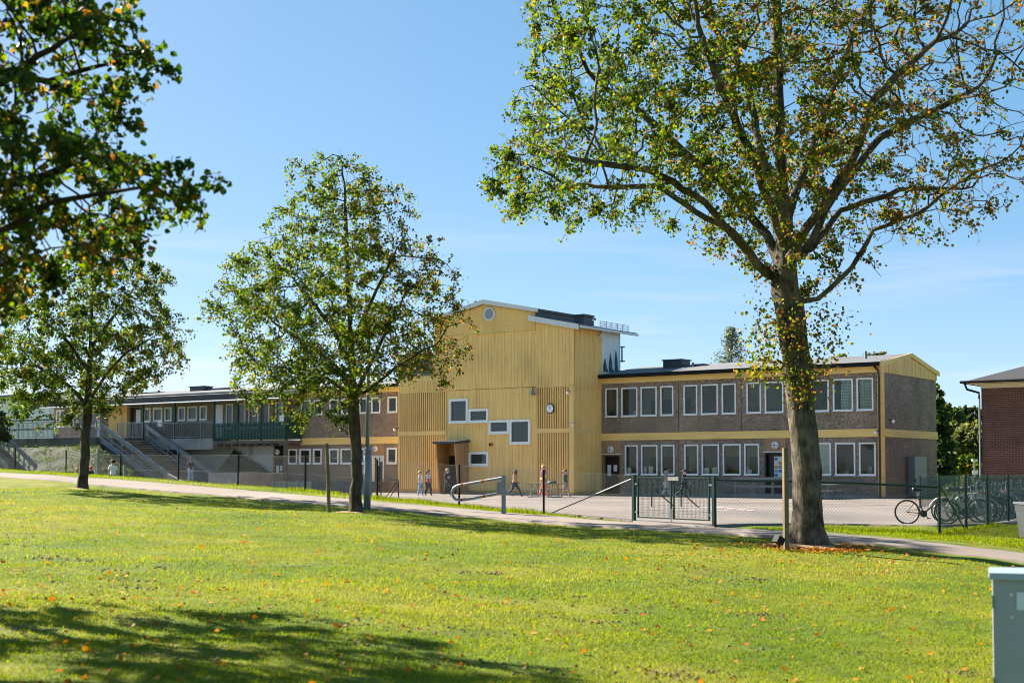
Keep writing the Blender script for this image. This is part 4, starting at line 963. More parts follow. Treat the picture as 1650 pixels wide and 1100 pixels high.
mb = MB(); mb.tube([(0, -.12, .16), (0, -.12, .1), (0, -.12, 0), (0, -.12, -.12), (0, -.12, -.15)], [.02, .08, .11, .14, .17], 12); mb.build('bell_body', 'galv', t); MB().bar((0, 0.07, .22), (0, -.16, .22), .05, .04).bar((0, -.12, .22), (0, -.12, .14), .04, .04).build('bracket', 'black', t)
def camera_thing(label, px, py, y, d=(1, -1), side=False):
    t = fix('security_camera', label, 'camera', px, py, y, 'security cameras on the school walls')
    a = Vector((d[0], d[1], 0)).normalized()
    MB().bar((0, 0, 0), a * .28, .05, .05).build('bracket', 'black', t); m = MB(); m.ball(tuple(a * .28 + Vector((0, 0, -.1))), .075, 10, 7); m.tube([tuple(a * .28), tuple(a * .28 + Vector((0, 0, -.1)))], .06, 8); m.build('camera_dome', 'white', t, smooth=True)
camera_thing('black and white dome camera on the right corner of the yellow tower', 923.5, 682, TY - .06, (.6, -1))
camera_thing('small dome camera on the left corner of the yellow tower', 643, 690, TY - .06, (-1, -.6))
camera_thing('dome camera on the pebble gable end beside the corner board', 1432, 676, .25, (1, -.3))
camera_thing('small white camera under the yellow band near the downpipe', 1417.5, 694, -.08, (-.5, -1))
camera_thing('tiny camera at the top of the slat screen near the tower corner', 917, 631, TY - .06, (.3, -1))
t = fix('alarm_box', 'small red and black alarm box on the yellow boards', 'alarm', 791.5, 716, TY - .03); MB().box(-.1, 0, -.08, 0, -.08, .08).build('siren', 'black', t); MB().box(0.001, .1, -.07, 0, -.07, .07).build('beacon', 'red_box', t)
# metal cabinet on the gable end
x0g, x1g = 0.06, .45
def gab(px):  # local y on gable plane x=.05
    d = ray(px, 755); q = EYE - R0; tt = (.05 - q @ XA) / (d @ XA); return float((q + d * tt) @ YA)
ya, yb_ = gab(1462), gab(1482)
p = W(.06, ya); t = thing('metal_cabinet', 'tall grey two door metal cabinet against the pebble gable end', 'cabinet', (p[0], p[1], 0), ANG)
MB().box(0, .35, 0, yb_ - ya, .05, 3.1 - .95).build('cabinet_body', 'door_grey', t)
MB().box(.351, .37, .03, yb_ - ya - .03, 1.4, 2.12).build('upper_door', 'door_grey', t); dd_ = MB().box(.351, .37, .03, yb_ - ya - .03, .1, 1.37).build('lower_door', 'door_grey', t); MB().box(.371, .4, .1, .13, .8, 1.0).build('handle', 'black', dd_)

# ramp with handrails at the right entrance
rx0, rx1 = lx(1186, -1.5), lx(1282, -1.5)
t = sthing('access_ramp', 'low grey wooden access ramp with handrail before the right hand door', 'ramp', 0, 0, 0)
MB().prism([(rx0 - 3.5, .02), (rx1, .02), (rx1, .22), (rx0 + .5, .22), (rx0 - 3.5, .06)], 'y', -1.9, -.3).build('deck', 'wood_grey', t)
mb = MB()
for z in (.55, .95): mb.box(rx0, rx1, -1.86, -1.8, z, z + .12)
mb.build('handrail', 'wood_grey', t)
for k in range(4): x = rx0 + .1 + (rx1 - rx0 - .2) * k / 3; MB().box(x - .05, x + .05, -1.8, -1.7, .2, 1.07).build('post', 'wood_grey', t)

# picnic tables
def picnic(label, p, rz, scale=1.):
    t = thing('picnic_table', label, 'picnic table', (p[0], p[1], hz(p[0], p[1])), rz, 'picnic tables in the school yard')
    mb = MB()
    for k in range(5): y = -.36 + k * .18; mb.box(-.95, .95, y - .08, y + .08, .71, .75)
    mb.build('tabletop', 'wood_grey', t)
    for s in (-1, 1):
        MB().box(-.95, .95, s * .72 - .13, s * .72 + .13, .42, .46).build('bench_seat', 'wood_grey', t)
    for s in (-.6, .6):
        MB().tube([(s, -.3, .7), (s, -.42, .06), (s, -.72, .03), (s, -.8, .2), (s, -.74, .41)], .03, 8).tube([(s, .3, .7), (s, .42, .06), (s, .72, .03), (s, .8, .2), (s, .74, .41)], .03, 8).tube([(s, -.42, .06), (s, .42, .06)], .028, 8).build('leg', 'galv', t)
    return t
pt = G(878, 801.5); picnic('wooden picnic table on bent steel legs before the yellow slat screen', pt, ANG + .12)
t = thing('school_bag', 'flat dark bag lying on the picnic table by the tower', 'bag', tuple(np.array([*pt, .76]) + XA * .45 + np.array([0, 0, hz(*pt)])), ANG); m = MB(); m.ball((0, 0, .05), .3, 12, 8, 0, (1, .6, .3)); m.build('bag_body', 'green_paint', t, smooth=True); MB().tube([(-.12, 0, .13), (-.05, 0, .2), (.05, 0, .2), (.12, 0, .13)], .012, 5).build('handle', 'black', t)
picnic('wooden picnic table behind the thick trunk near the right wing', G(1318, 804.5), ANG + .1)

# bike rack / steel tube frame by the gate
p = G(1075, 824); t = thing('bike_rack', 'black steel tube bicycle rack standing on the yard behind the gate', 'bicycle rack', (p[0], p[1], 0), -.35)
mb = MB(); mb.tube([(-.55, 0, 0), (-.55, 0, .75), (-.5, 0, .8), (.45, 0, .8), (.5, 0, .75), (.5, 0, 0)], .025, 8); mb.build('hoop', 'black', t)
for x in (-.45, .4): MB().tube([(x, 0, .78), (x + .85, .1, .03), (x + 1.05, .12, .03), (x + 1.05, .5, .03)], .022, 7).build('wheel_guide', 'black', t)
MB().tube([(-.55, 0, .02), (1.5, .12, .02)], .02, 6).build('base_bar', 'galv', t)
# black tube railing by the left door steps
p = at(628, 805, 62); t = thing('step_railing', 'black tube railing with slanted bars at the steps left of the tower', 'railing', (p[0], p[1], hz(p[0], p[1])), -.4)
MB().tube([(-.45, 0, 0), (-.45, 0, .98), (-.38, 0, 1.05), (.38, 0, 1.05), (.45, 0, .98), (.45, 0, 0)], .03, 8).build('hoop', 'black', t)
MB().tube([(-.95, .1, 0), (-.45, .0, .9)], .025, 6).tube([(-.35, 0, .05), (.35, 0, .95)], .02, 6).tube([(-.15, 0, .05), (.42, 0, .8)], .02, 6).tube([(-.43, 0, .15), (.43, 0, .15)], .02, 6).build('slanted_bar', 'black', t)
# low board wall
pa, pb, pc = at(440, 795, 62), at(500, 798, 61), at(598, 800, 60)
t = thing('low_board_fence', 'low pale grey slatted board fence with an orange end post', 'fence', (pa[0], pa[1], 0), math.atan2(pb[1] - pa[1], pb[0] - pa[0])); L = math.dist(pa[:2], pb[:2])
mb = MB()
for k in range(6): mb.box(0, L, 0, .04, .0 + k * .16, .0 + k * .16 + .135)
mb.build('boards', 'galv', t)
for k in range(4): MB().box(L * k / 3 - .06, L * k / 3 + .06, -.06, -.002, -.1, .98).build('post', 'galv_rail', t)
MB().box(L - .02, L + .22, -.1, -.062, -.1, .62).build('end_marker', 'yellow_bright', t)
t = thing('low_panel_fence', 'low slate grey panel fence running towards the lamp post', 'fence', (pb[0], pb[1], 0), math.atan2(pc[1] - pb[1], pc[0] - pb[0])); L = math.dist(pb[:2], pc[:2])
mb = MB()
for k in range(3): mb.box(.25, L, .08, .12, k * .32, k * .32 + .31)
mb.build('panel', 'dark_panel', t)
for k in range(3): MB().box(.3 + (L - .4) * k / 2 - .04, .3 + (L - .4) * k / 2 + .04, .04, .078, -.1, .97).build('post', 'dark_panel', t)
for px_, zz in ((158, .0), (201, .0)):
    p = at(px_, 772, 60); t = thing('bollard', {158: 'tall grey wooden bollard before the low wall left of the white shirt', 201: 'short grey bollard right of the child in the white shirt'}[px_], 'bollard', (p[0], p[1], hz(p[0], p[1]) - .2), 0, 'grey bollards by the low wall')
    h_ = 1.5 if px_ == 158 else 1.0; MB().tube([(0, 0, 0), (0, 0, h_ - .2), (0, 0, h_)], [.06, .06, .05], 10).build('shaft', 'wood_grey', t); MB().tube([(0, 0, h_ - .28), (0, 0, h_ - .22)], .07, 10).build('band', 'galv', t)
p = at(281, 778, 61); t = thing('waste_bag', 'small black bin bag at the foot of the staircase railing', 'bag', (p[0], p[1], hz(p[0], p[1]) - .1), 0); m = MB(); m.ball((0, 0, .25), .3, 10, 7, 0, (1, 1, 1.05)); m.build('bag_body', 'plastic_black', t); MB().tube([(0, 0, .5), (.02, .0, .6)], [.06, .02], 6).build('knot', 'plastic_black', t)

# ------------------------------------------------------------------ fences
def fence_run(label, pts, h, post_mat, wire_mat, post_r=.032, pitch=.08, wr=.0021, top=False, posts=None, name='chain_link_fence', brace=None, net=False):
    c = np.mean(np.array(pts), axis=0); root = thing(name, label, 'fence', (c[0], c[1], hz(c[0], c[1])))
    o = np.array([c[0], c[1], hz(c[0], c[1])])
    V = []; Fc = []
    def wire(a, b, r):
        a = np.asarray(a, float) - o; b = np.asarray(b, float) - o; d = b - a; d = d / np.linalg.norm(d)
        u = np.cross(d, [0.3, .2, .93]); u /= np.linalg.norm(u); w = np.cross(d, u); base = len(V)
        for p in (a, b):
            for k in range(3): V.append(p + (u * math.cos(2.094 * k) + w * math.sin(2.094 * k)) * r)
        for k in range(3): Fc.append((base + k, base + (k + 1) % 3, base + 3 + (k + 1) % 3, base + 3 + k))
    for a, b in zip(pts, pts[1:]):
        a = np.array(a); b = np.array(b); L = np.linalg.norm(b - a); n = max(2, int(L / pitch)); P = lambda s: a + (b - a) * s / L
        za, zb = hz(*a), hz(*b); zz = lambda s: za + (zb - za) * s / L
        s = -h
        while s < L:
            s0, s1 = s, s + h; z0_, z1_ = 0., h
            if s0 < 0: z0_ = -s0; s0 = 0
            if s1 > L: z1_ = h - (s1 - L); s1 = L
            if s1 > s0 + .02:
                A, B = P(s0), P(s1); wire((*A, zz(s0) + .04 + z0_), (*B, zz(s1) + .04 + z1_), wr)
                A, B = P(L - s0), P(L - s1); wire((*A, zz(L - s0) + .04 + z0_), (*B, zz(L - s1) + .04 + z1_), wr)
            s += pitch
        for q in (.06, h * .5, h + .03): wire((*a, za + q), (*b, zb + q), .003)
    np_mesh('wire_mesh', np.array(V), np.array(Fc), wire_mat, root)
    for p in (posts if posts is not None else pts):
        z = hz(*p); MB().tube([(p[0] - o[0], p[1] - o[1], z - .2 - o[2]), (p[0] - o[0], p[1] - o[1], z + h + .06 - o[2])], post_r, 8).build('post', post_mat, root)
    if top:
        for k, (a, b) in enumerate(zip(pts, pts[1:])): MB().tube([(a[0] - o[0], a[1] - o[1], hz(*a) + top - .06 * k - o[2]), (b[0] - o[0], b[1] - o[1], hz(*b) + top - .06 * k - .06 - o[2])], .028, 8).build('top_rail', post_mat, root)
    if brace:
        for a, b, z0b, z1b, m in brace: MB().tube([(a[0] - o[0], a[1] - o[1], z0b - o[2]), (b[0] - o[0], b[1] - o[1], z1b - o[2])], .018, 8).build('brace', m, root)
    if net:
        mb = MB()
        for a, b in zip(pts, pts[1:]):
            a = np.array(a); b = np.array(b); za, zb = hz(*a), hz(*b)
            n = 8
            for k in range(n):
                u, v = a + (b - a) * k / n, a + (b - a) * (k + 1) / n; w0, w1 = .02 * math.sin(k * 2.1), .02 * math.sin(k * 2.1 + 2.1)
                mb.quad((u[0] - o[0] - .05 + w0, u[1] - o[1] + .03, za + .08 - o[2]), (v[0] - o[0] - .05 + w1, v[1] - o[1] + .03, zb + .08 - o[2]), (v[0] - o[0] - .05 + w1, v[1] - o[1] + .03, zb + h - o[2]), (u[0] - o[0] - .05 + w0, u[1] - o[1] + .03, za + h - o[2]))
        mb.build('windscreen_net', 'net', root)
    return root
q0 = FENCE_P[-2]
ga = np.array(FENCE_P[-1]); dq = (np.array(q0) - ga) / np.linalg.norm(np.array(q0) - ga)
bend = tuple(ga + dq * .15)
fl = fence_run('long chain link fence on thin black posts along the path left of the gate', FENCE_P[:-1] + [bend], 1.22, 'black', 'wire', posts=FENCE_P[:-1], brace=[(tuple(ga + dq * 3.45), tuple(ga + dq * 1.5), hz(*(ga + dq * 3.45)) + .05, hz(*(ga + dq * 3.45)) * .42 + hz(*ga) * .58 + .688, 'black'), (tuple(ga + dq * 1.5), tuple(ga + dq * .1), hz(*(ga + dq * 3.45)) * .42 + hz(*ga) * .58 + .688, hz(*ga) + 1.15, 'galv_rail')])
MIDR = GATE_R * .35 + CORNER * .65
fence_run('chain link fence with green top rail between the gate and the bicycle corner', [tuple(GATE_R + np.array([.1, 0])), tuple(MIDR), tuple(CORNER)], 1.22, 'gate_green', 'wire', top=1.18, post_r=.036, posts=[tuple(CORNER)])
fence_run('green fence with dark windscreen net beside the parked bicycles', [tuple(p) for p in RECEDE], 1.3, 'gate_green', 'wire_green', post_r=.036, pitch=.1, net=True, posts=[tuple(p) for p in RECEDE[1:]], brace=[(tuple(RECEDE[1] + np.array([-.1, -.15])), tuple(CORNER + np.array([.05, .05])), .02, 1.1, 'gate_green')])
# second netted fence behind the bicycles
pA, pB = at(1482, 755, 50), at(1600, 755, 56)
fence_run('far green netted fence behind the bicycles near the brick building', [(pA[0], pA[1]), ((pA[0] + pB[0]) / 2, (pA[1] + pB[1]) / 2), (pB[0], pB[1])], 1.15, 'gate_green', 'wire_green', post_r=.036, pitch=.14, net=True)

# double gate
gd = GATE_R - GATE_L; gL = np.linalg.norm(gd); gz = hz(*GATE_L)
gt = thing('double_gate', 'dark green double mesh gate with a pale latch box on the path side', 'gate', (GATE_L[0], GATE_L[1], gz), math.atan2(gd[1], gd[0]))
gz2 = hz(*GATE_R) - gz
MB().box(-.043, .043, -.043, .043, -.2, 1.27).build('gate_post', 'gate_green', gt); MB().box(gL - .043, gL + .043, -.043, .043, -.2, 1.27 + gz2).build('gate_post', 'gate_green', gt)
for (a, b) in ((.16, gL / 2 - .03), (gL / 2 + .03, gL - .16)):
    m = MB(); m.box(a, a + .04, -.02, .02, .12, 1.22); m.box(b - .04, b, -.02, .02, .12, 1.22); m.box(a + .04, b - .04, -.02, .02, 1.185, 1.22); m.box(a + .04, b - .04, -.02, .02, .12, .155); lf = m.build('gate_leaf', 'gate_green', gt)
    w = MB(); x = a + .05
    while x < b - .05: w.box(x - .0025, x + .0025, -.004, .002, .17, 1.17); x += .05
    z = .2
    while z < 1.17: w.box(a + .05, b - .05, .003, .008, z - .003, z + .003); z += .07
    w.build('mesh_infill', 'wire_green', lf)
MB().box(gL / 2 - .12, gL / 2 + .3, -.06, -.03, 1.12, 1.22).build('latch', 'wood_grey', gt)
MB().box(gL / 2 - .012, gL / 2 + .012, -.05, -.026, -.02, .4).build('drop_bolt', 'galv', gt)
for x in (.08, gL - .14): MB().box(x - .02, x + .09, -.03, .03, .25, .29).box(x - .02, x + .09, -.03, .03, 1.0, 1.04).build('hinge', 'galv', gt)

# vehicle barrier
p = at(811.5, 822, 39.2); zb = p[2]; t = thing('swing_barrier', 'galvanised swing barrier with red and orange bands beside the path', 'barrier', (p[0], p[1], zb), 0)
p0 = np.array([0, 0]); d = at(712, 755, 39.0)[:2] - p[:2]; d = np.array([d[0], 1.0]); L = np.linalg.norm(d); d /= L
L = 1.78
MB().box(-.062, .062, -.062, .062, -.2, 1.0).build('barrier_post', 'galv', t); MB().box(-.19, -.078, -.05, .05, .5, .82).build('lock_box', 'galv', t)
def bp(s, z): return (d[0] * s, d[1] * s - .0, z)
MB().tube([bp(.05, .93), bp(1.45, .72), bp(1.58, .69), bp(1.69, .62), bp(1.74, .52), bp(1.72, .4), bp(1.64, .31), bp(1.5, .28), bp(1.3, .29), bp(.05, .5)], .042, 10).build('swing_arm', 'galv', t)
for s, z0_, z1_ in ((1.42, .725, 0), (.72, .83, 0), (1.42, .285, 0), (.68, .395, 0)):
    top_ = z0_ > .5; sl_ = -.15 if top_ else -.168
    m = MB(); m.tube([bp(s, z0_), bp(s - .08, z0_ - sl_ * .08)], .0445, 10, 0); m.tube([bp(s - .081, z0_ - sl_ * .081), bp(s - .15, z0_ - sl_ * .15)], .0445, 10, 1); m.build('reflective_band', ['red', 'orange'], t)
MB().tube([(-.02, 0, .5), (.3, .1, .45)], .04, 8).build('arm_stub', 'galv', t)

# wooden posts, lamp post, uplight
def wpost(label, px, py, Z, h, w, lean):
    p = at(px, py, Z); t = thing('wooden_post', label, 'post', (p[0], p[1], hz(p[0], p[1])), .3, 'wooden posts beside the trees'); m = MB()
    m.tube([(0, 0, -.2), (lean * .5, 0, h * .5), (lean, 0, h - .02), (lean, 0, h)], [w, w * .98, w * .93, w * .85], 12); return m.build('shaft', 'post_wood', t)
wpost('round leaning wooden post left of the middle tree', 530.5, 822, 36.6, 1.82, .052, -.08)
p = at(1266.5, 880, 27.2); t = thing('wooden_post', 'square wooden post standing left of the thick trunk', 'post', (p[0], p[1], hz(p[0], p[1])), .25, 'wooden posts beside the trees'); MB().box(-.047, .047, -.047, .047, -.2, 1.98).build('shaft', 'post_wood', t)
p = at(1255, 877, 27.0); t = thing('spotlight', 'small black ground spotlight tilted beside the square wooden post', 'spotlight', (p[0], p[1], hz(p[0], p[1])), .4)
hd = MB(); hd.box(-.08, .08, -.09, .09, -.07, .07); hd = hd.build('lamp_head', 'black', t, (0, 0, .17)); hd.rotation_euler = (0, .5, 0); MB().tube([(0, 0, -.05), (0, 0, .15)], .02, 6).build('spike', 'black', t)
p = at(591.5, 818.5, 40.2); t = thing('lamp_post', 'tall grey steel lamp post beside the middle tree', 'lamp post', (p[0], p[1], hz(p[0], p[1])))
MB().tube([(0, 0, -.1), (0, 0, 1.72)], .105, 12).tube([(0, 0, 1.72), (0, 0, 1.82)], [.105, .062], 12).build('pole_base', 'galv', t, smooth=True); MB().tube([(0, 0, 1.8), (.02, 0, 5.0)], [.062, .045], 10).build('pole', 'galv', t, smooth=True); m = MB(); m.tube([(.02, 0, 5.0), (.02, 0, 5.06), (.02, 0, 5.3), (.02, 0, 5.36)], [.06, .2, .24, .04], 14); m.build('lamp_head', 'galv', t)
MB().box(-.03, .03, -.112, -.1, .7, 1.0).build('service_hatch', 'galv_rail', t)
# distant small park lamp
p = at(1571, 790, 88); t = thing('park_lamp', 'small white park lamp with a sign plate between school and brick building', 'lamp post', (p[0], p[1], 0)); k = 88 / 2200
MB().tube([(0, 0, 0), (0, 0, 1.9)], .06, 8).build('pole', 'galv', t); MB().tube([(0, 0, 1.9), (0, 0, 2.0), (0, 0, 2.12)], [.07, .2, .22], 12).build('lamp_shade', 'white_metal', t); MB().box(-.19, .19, -.09, -.07, 1.15, 1.4).build('sign', 'white', t)

# utility cabinet in the foreground, litter bin
p = at(1599, 918, 11.0); gx0 = p[0]; zg = hz(p[0] + .3, 11.3); t = thing('utility_cabinet', 'grey green metal utility cabinet with a pale lid in the near right corner', 'utility cabinet', (p[0], p[1], zg), .06); hh = p[2] - zg; t.rotation_euler[2] = -.325
MB().box(0, .85, 0, .38, -.1, hh - .075).build('cabinet_body', 'cabinet', t); MB().prism([(-.03, hh - .073), (.41, hh - .073), (.41, hh - .02), (.19, hh + .012), (-.03, hh - .02)], 'x', -.025, .88).build('lid', 'cab_lid', t)
MB().box(.18, .55, -.006, -.001, hh - .31, hh - .17).build('plate', 'white_metal', t); m = MB(); m.tube([(.14, -.012, hh - .19), (.14, 0, hh - .19)], .014, 8); m.tube([(.14, -.012, hh - .37), (.14, 0, hh - .37)], .014, 8); m.build('bolt', 'chrome', t); MB().box(.74, .79, -.02, -.001, hh - .62, hh - .5).build('lock', 'galv', t)
for z in (hh - .3, hh - .95): MB().box(-.006, .012, -.014, -.001, z, z + .1).build('hinge', 'galv', t)
p = at(1646, 878, 29.3); t = thing('litter_bin', 'tapered grey litter bin with dark scrawl at the right edge', 'litter bin', (p[0] + .24, p[1], hz(p[0], p[1])), .1)
m = MB(); vs = [(-.2, -.18, .12), (.2, -.18, .12), (.2, .18, .12), (-.2, .18, .12), (-.28, -.24, .82), (.28, -.24, .82), (.28, .24, .82), (-.28, .24, .82)]; m.add(vs, [(0, 3, 2, 1), (4, 5, 6, 7), (0, 1, 5, 4), (1, 2, 6, 5), (2, 3, 7, 6), (3, 0, 4, 7)]); bn = m.build('bin_body', 'bin', t); MB().box(-.3, .3, -.26, .26, .822, .87).build('rim', 'dark_panel', t); MB().box(-.12, .12, -.12, .12, -.1, .118).build('foot', 'black', t)
m = MB()
for a, b in (((-.12, .6), (.02, .64)), ((-.05, .66), (-.07, .45)), ((0, .6), (.08, .5)), ((.08, .62), (.06, .46)), ((.06, .56), (.16, .58))):
    m.bar((a[0], -.245 + (.6 - a[1]) * .085 - .004 + .0, a[1]), (b[0], -.245 + (.6 - b[1]) * .085 - .004, b[1]), .008, .02)
m.build('scrawl', 'black', bn)

# ------------------------------------------------------------------ trees
def in_poly(px, py, poly):
    poly = np.array(poly, float); inside = np.zeros(len(px), bool); j = len(poly) - 1
    for i in range(len(poly)):
        xi, yi = poly[i]; xj, yj = poly[j]
        c = ((yi > py) != (yj > py)) & (px < (xj - xi) * (py - yi) / (yj - yi + 1e-12) + xi); inside ^= c; j = i
    return inside

def crown_points(poly, Z, n, axis_px, depth=1.0, hollow=.0, seed=0):
    """points filling a rounded 3-D crown of the given outline at distance Z"""
    rg = np.random.default_rng(seed); P = np.array(poly, float); x0, y0 = P.min(0); x1, y1 = P.max(0); out = []; got = 0
    ys = np.linspace(y0, y1, 80); L = np.full(80, np.nan); Rr = np.full(80, np.nan); xs = np.linspace(x0, x1, 200)
    for i, y in enumerate(ys):
        m = in_poly(xs, np.full(200, y), poly)
        if m.any(): L[i] = xs[m].min(); Rr[i] = xs[m].max()
    ok = ~np.isnan(L); Lf = lambda y: np.interp(y, ys[ok], L[ok]); Rf = lambda y: np.interp(y, ys[ok], Rr[ok])
    while got < n:
        px = rg.uniform(x0, x1, n); py = rg.uniform(y0, y1, n); m = in_poly(px, py, poly); px, py = px[m], py[m]
        a, b = Lf(py), Rf(py); c = (a + b) / 2; h = (b - a) / 2 + 1e-6; u = np.clip((px - c) / h, -1, 1)
        # thinner towards top and bottom as well
        off = rg.uniform(-1, 1, len(px)) * np.sqrt(1 - u * u) * h / F * Z * depth
        keep = np.ones(len(px), bool)
        if hollow: keep = (np.abs(u) ** 2 + (off / (h / F * Z * depth + 1e-6)) ** 2) > hollow * rg.uniform(0, 1, len(px))
        px, py, off = px[keep], py[keep], off[keep]
        for q in range(len(px)): out.append(at(px[q], py[q], Z) + np.array([0, off[q], 0]))
        got = len(out)
    return np.array(out[:n])

def colonize(attr, seeds, D, di, dk, iters=140, seed=0, up=.05):
    """seeds: list of polylines (lists of points; first point of later lines should lie on an earlier line)"""
    rg = np.random.default_rng(seed); pos = []; par = []
    for line in seeds:
        line = [np.asarray(p, float) for p in line]; start = line[0]
        if pos:
            k = int(np.argmin([np.linalg.norm(q - start) for q in pos])); prev = k
        else: pos.append(start); par.append(-1); prev = 0
        for a, b in zip(line, line[1:]):
            n = max(1, int(np.linalg.norm(b - a) / D))
            for q in range(1, n + 1):
                p = a + (b - a) * q / n + rg.normal(size=3) * D * .05
                pos.append(p); par.append(prev); prev = len(pos) - 1
    pos = np.array(pos); N0 = len(pos); par = list(par)
    d = np.linalg.norm(attr[:, None] - pos[None], axis=2); ni = d.argmin(1); nd = d.min(1); alive = nd > dk
    cap = [pos]; total = N0; allp = pos
    nch = {}
    for it in range(iters):
        act = alive & (nd < di)
        if not act.any():
            if alive.any() and it < 8: di *= 1.4; continue
            break
        idx = ni[act]; v = unit(attr[act] - allp[idx]); s = np.zeros((len(allp), 3)); np.add.at(s, idx, v); u = np.unique(idx)
        u = np.array([k for k in u if nch.get(k, 0) < 4])
        if len(u) == 0: break
        dr = unit(s[u]) + rg.normal(size=(len(u), 3)) * .22 + np.array([0, 0, up]); new = allp[u] + unit(dr) * D
        for k in u: nch[k] = nch.get(k, 0) + 1
        base = len(allp); par += list(u); allp = np.concatenate([allp, new])
        a = np.where(alive)[0]; dn = np.linalg.norm(attr[a][:, None] - new[None], axis=2); bi = dn.argmin(1); bd = dn.min(1); bt = bd < nd[a]
        nd[a[bt]] = bd[bt]; ni[a[bt]] = base + bi[bt]; alive &= nd > dk
    return allp, np.array(par)

def build_tree(name, label, base, seeds, attr, D, di, dk, rbase, leaf_n, leaf_size, tint_fn, bark, group=None, rtip=.006, flare=1.42, leaf='leaf', seed=0, extra_leaf=None, spread=.22, trunk_seg=14, leaf_r=.03, keep=None, up=.05, clump=0., dens=None, twl=1., lpt=11):
    rg = np.random.default_rng(seed + 50)
    pos, par = colonize(attr, seeds, D, di, dk, seed=seed, up=up); n = len(pos)
    kids = [[] for _ in range(n)]
    for i, p in enumerate(par):
        if p >= 0: kids[p].append(i)
    cnt = np.zeros(n)
    order = sorted(range(n), key=lambda i: -i)
    for i in order: cnt[i] = cnt[i] if cnt[i] > 0 else 1.; 
    cnt[:] = 0
    for i in order:
        if not kids[i]: cnt[i] = 1
        if par[i] >= 0: cnt[par[i]] += cnt[i]
    e = math.log(max(cnt[0], 2)) / math.log(rbase / rtip); rad = rtip * np.maximum(cnt, 1) ** (1 / e)
    root = thing(name, label, 'tree', tuple(base), 0, group); o = np.asarray(base, float)
    mb = MB(); stack = [(0, None)]
    while stack:
        s, pre = stack.pop(); chain = [s]; c = s
        while kids[c]:
            ks = sorted(kids[c], key=lambda k: -cnt[k]); 
            for k in ks[1:]: stack.append((k, c))
            c = ks[0]; chain.append(c)
        pts = [pos[k] - o for k in chain]; rr = [rad[k] for k in chain]
        if pre is not None: pts = [pos[pre] - o] + pts; rr = [min(rad[pre], rr[0] * 1.15)] + rr
        if len(pts) < 2: continue
        mx = max(rr)
        if pre is None:
            p2 = []; r2 = []
            for q, (p, r) in enumerate(zip(pts, rr)):
                z = p[2]; f = 1 + (flare - 1) * math.exp(-max(z, 0) / .28); p2.append(p); r2.append(r * f)
            p2.insert(0, p2[0] - np.array([0, 0, .3])); r2.insert(0, r2[0] * 1.1); pts, rr = p2, r2
        seg = trunk_seg if mx > .1 else (8 if mx > .045 else (5 if mx > .015 else 3))
        v0 = len(mb.v); mb.tube(pts, rr, seg, cap=mx > .01)
        if seg >= 14:
            for q in range(v0, len(mb.v)):
                v = mb.v[q]; kk = q - v0; ring = kk // seg; a = kk % seg; c_ = pts[min(ring, len(pts) - 1)]
                f = 1 + .07 * math.sin(a * 2 * PI / seg * 3 + ring * .5) + .05 * math.sin(a * 2 * PI / seg * 5 + 1.3 + ring * .9) + rg.normal() * .02 + (.16 * math.sin(a * 2 * PI / seg * 4 + .5) if ring < 3 else 0)
                mb.v[q] = tuple(c_[t] + (v[t] - c_[t]) * f for t in range(3))
    tips = np.where(rad < leaf_r)[0]
    if keep is not None: tips = tips[keep(pos[tips])]
    w = np.array([1.6 if not kids[t] else 1. for t in tips]); 
    if dens is not None: w *= dens(pos[tips])
    if clump: w *= rg.gamma(1 / clump, clump, len(tips))
    nt_ = leaf_n // lpt; sel = rg.choice(tips, nt_, p=w / w.sum()); pr = np.maximum(par[sel], 0); q0 = pos[sel]
    dr = unit(unit(pos[sel] - pos[pr]) + rg.normal(size=(nt_, 3)) * .65); ln = rg.uniform(.16, .46, (nt_, 1)) * twl
    q1 = q0 + dr * ln * .5; q2 = q0 + unit(dr + np.array([0, 0, -.35])) * ln
    for k in range(nt_): mb.tube([q0[k] - o, q1[k] - o, q2[k] - o], [.0055 * twl, .004 * twl, .002], 3, cap=False)
    for k in range(nt_ // 30):
        j = int(rg.integers(nt_)); e = q0[j] + dr[j] * rg.uniform(.3, .6) * twl; mb.tube([q0[j] - o, (q0[j] * 2 + e) / 3 + rg.normal(size=3) * .05 - o, (q0[j] + e * 2) / 3 + rg.normal(size=3) * .07 - o, e + rg.normal(size=3) * .08 - o], [.006 * twl, .005, .004, .002], 3, cap=False)
    mb.build('trunk', bark, root, smooth=True)
    m_ = np.clip(rg.poisson(lpt, nt_), 0, 3 * lpt); idx = np.repeat(np.arange(nt_), m_); tt = rg.uniform(.15, 1.05, (len(idx), 1))
    lp = np.where(tt < .5, q0[idx] + (q1[idx] - q0[idx]) * tt * 2, q1[idx] + (q2[idx] - q1[idx]) * (tt * 2 - 1)) + rg.normal(size=(len(idx), 3)) * .05 * twl
    if extra_leaf is not None: lp = np.concatenate([lp, extra_leaf])
    sz = leaf_size * rg.uniform(.65, 1.25, len(lp)); tint = tint_fn(lp, rg)
    leaves_mesh('crown', lp - o, sz, tint, leaf, root)
    return root

def tint_mix(bias=0., right=0., cx=0., w=1.):
    def f(p, rg):
        n = len(p); t = np.clip(rg.beta(2.0, 2.6, n) * .78 + bias, 0, 1)
        pr = np.clip(.07 + right * np.clip((p[:, 0] - cx) / w, -.3, 1), .02, .6); m = rg.random(n) < pr
        t[m] = rg.uniform(.74, 1, m.sum()); return t
    return f

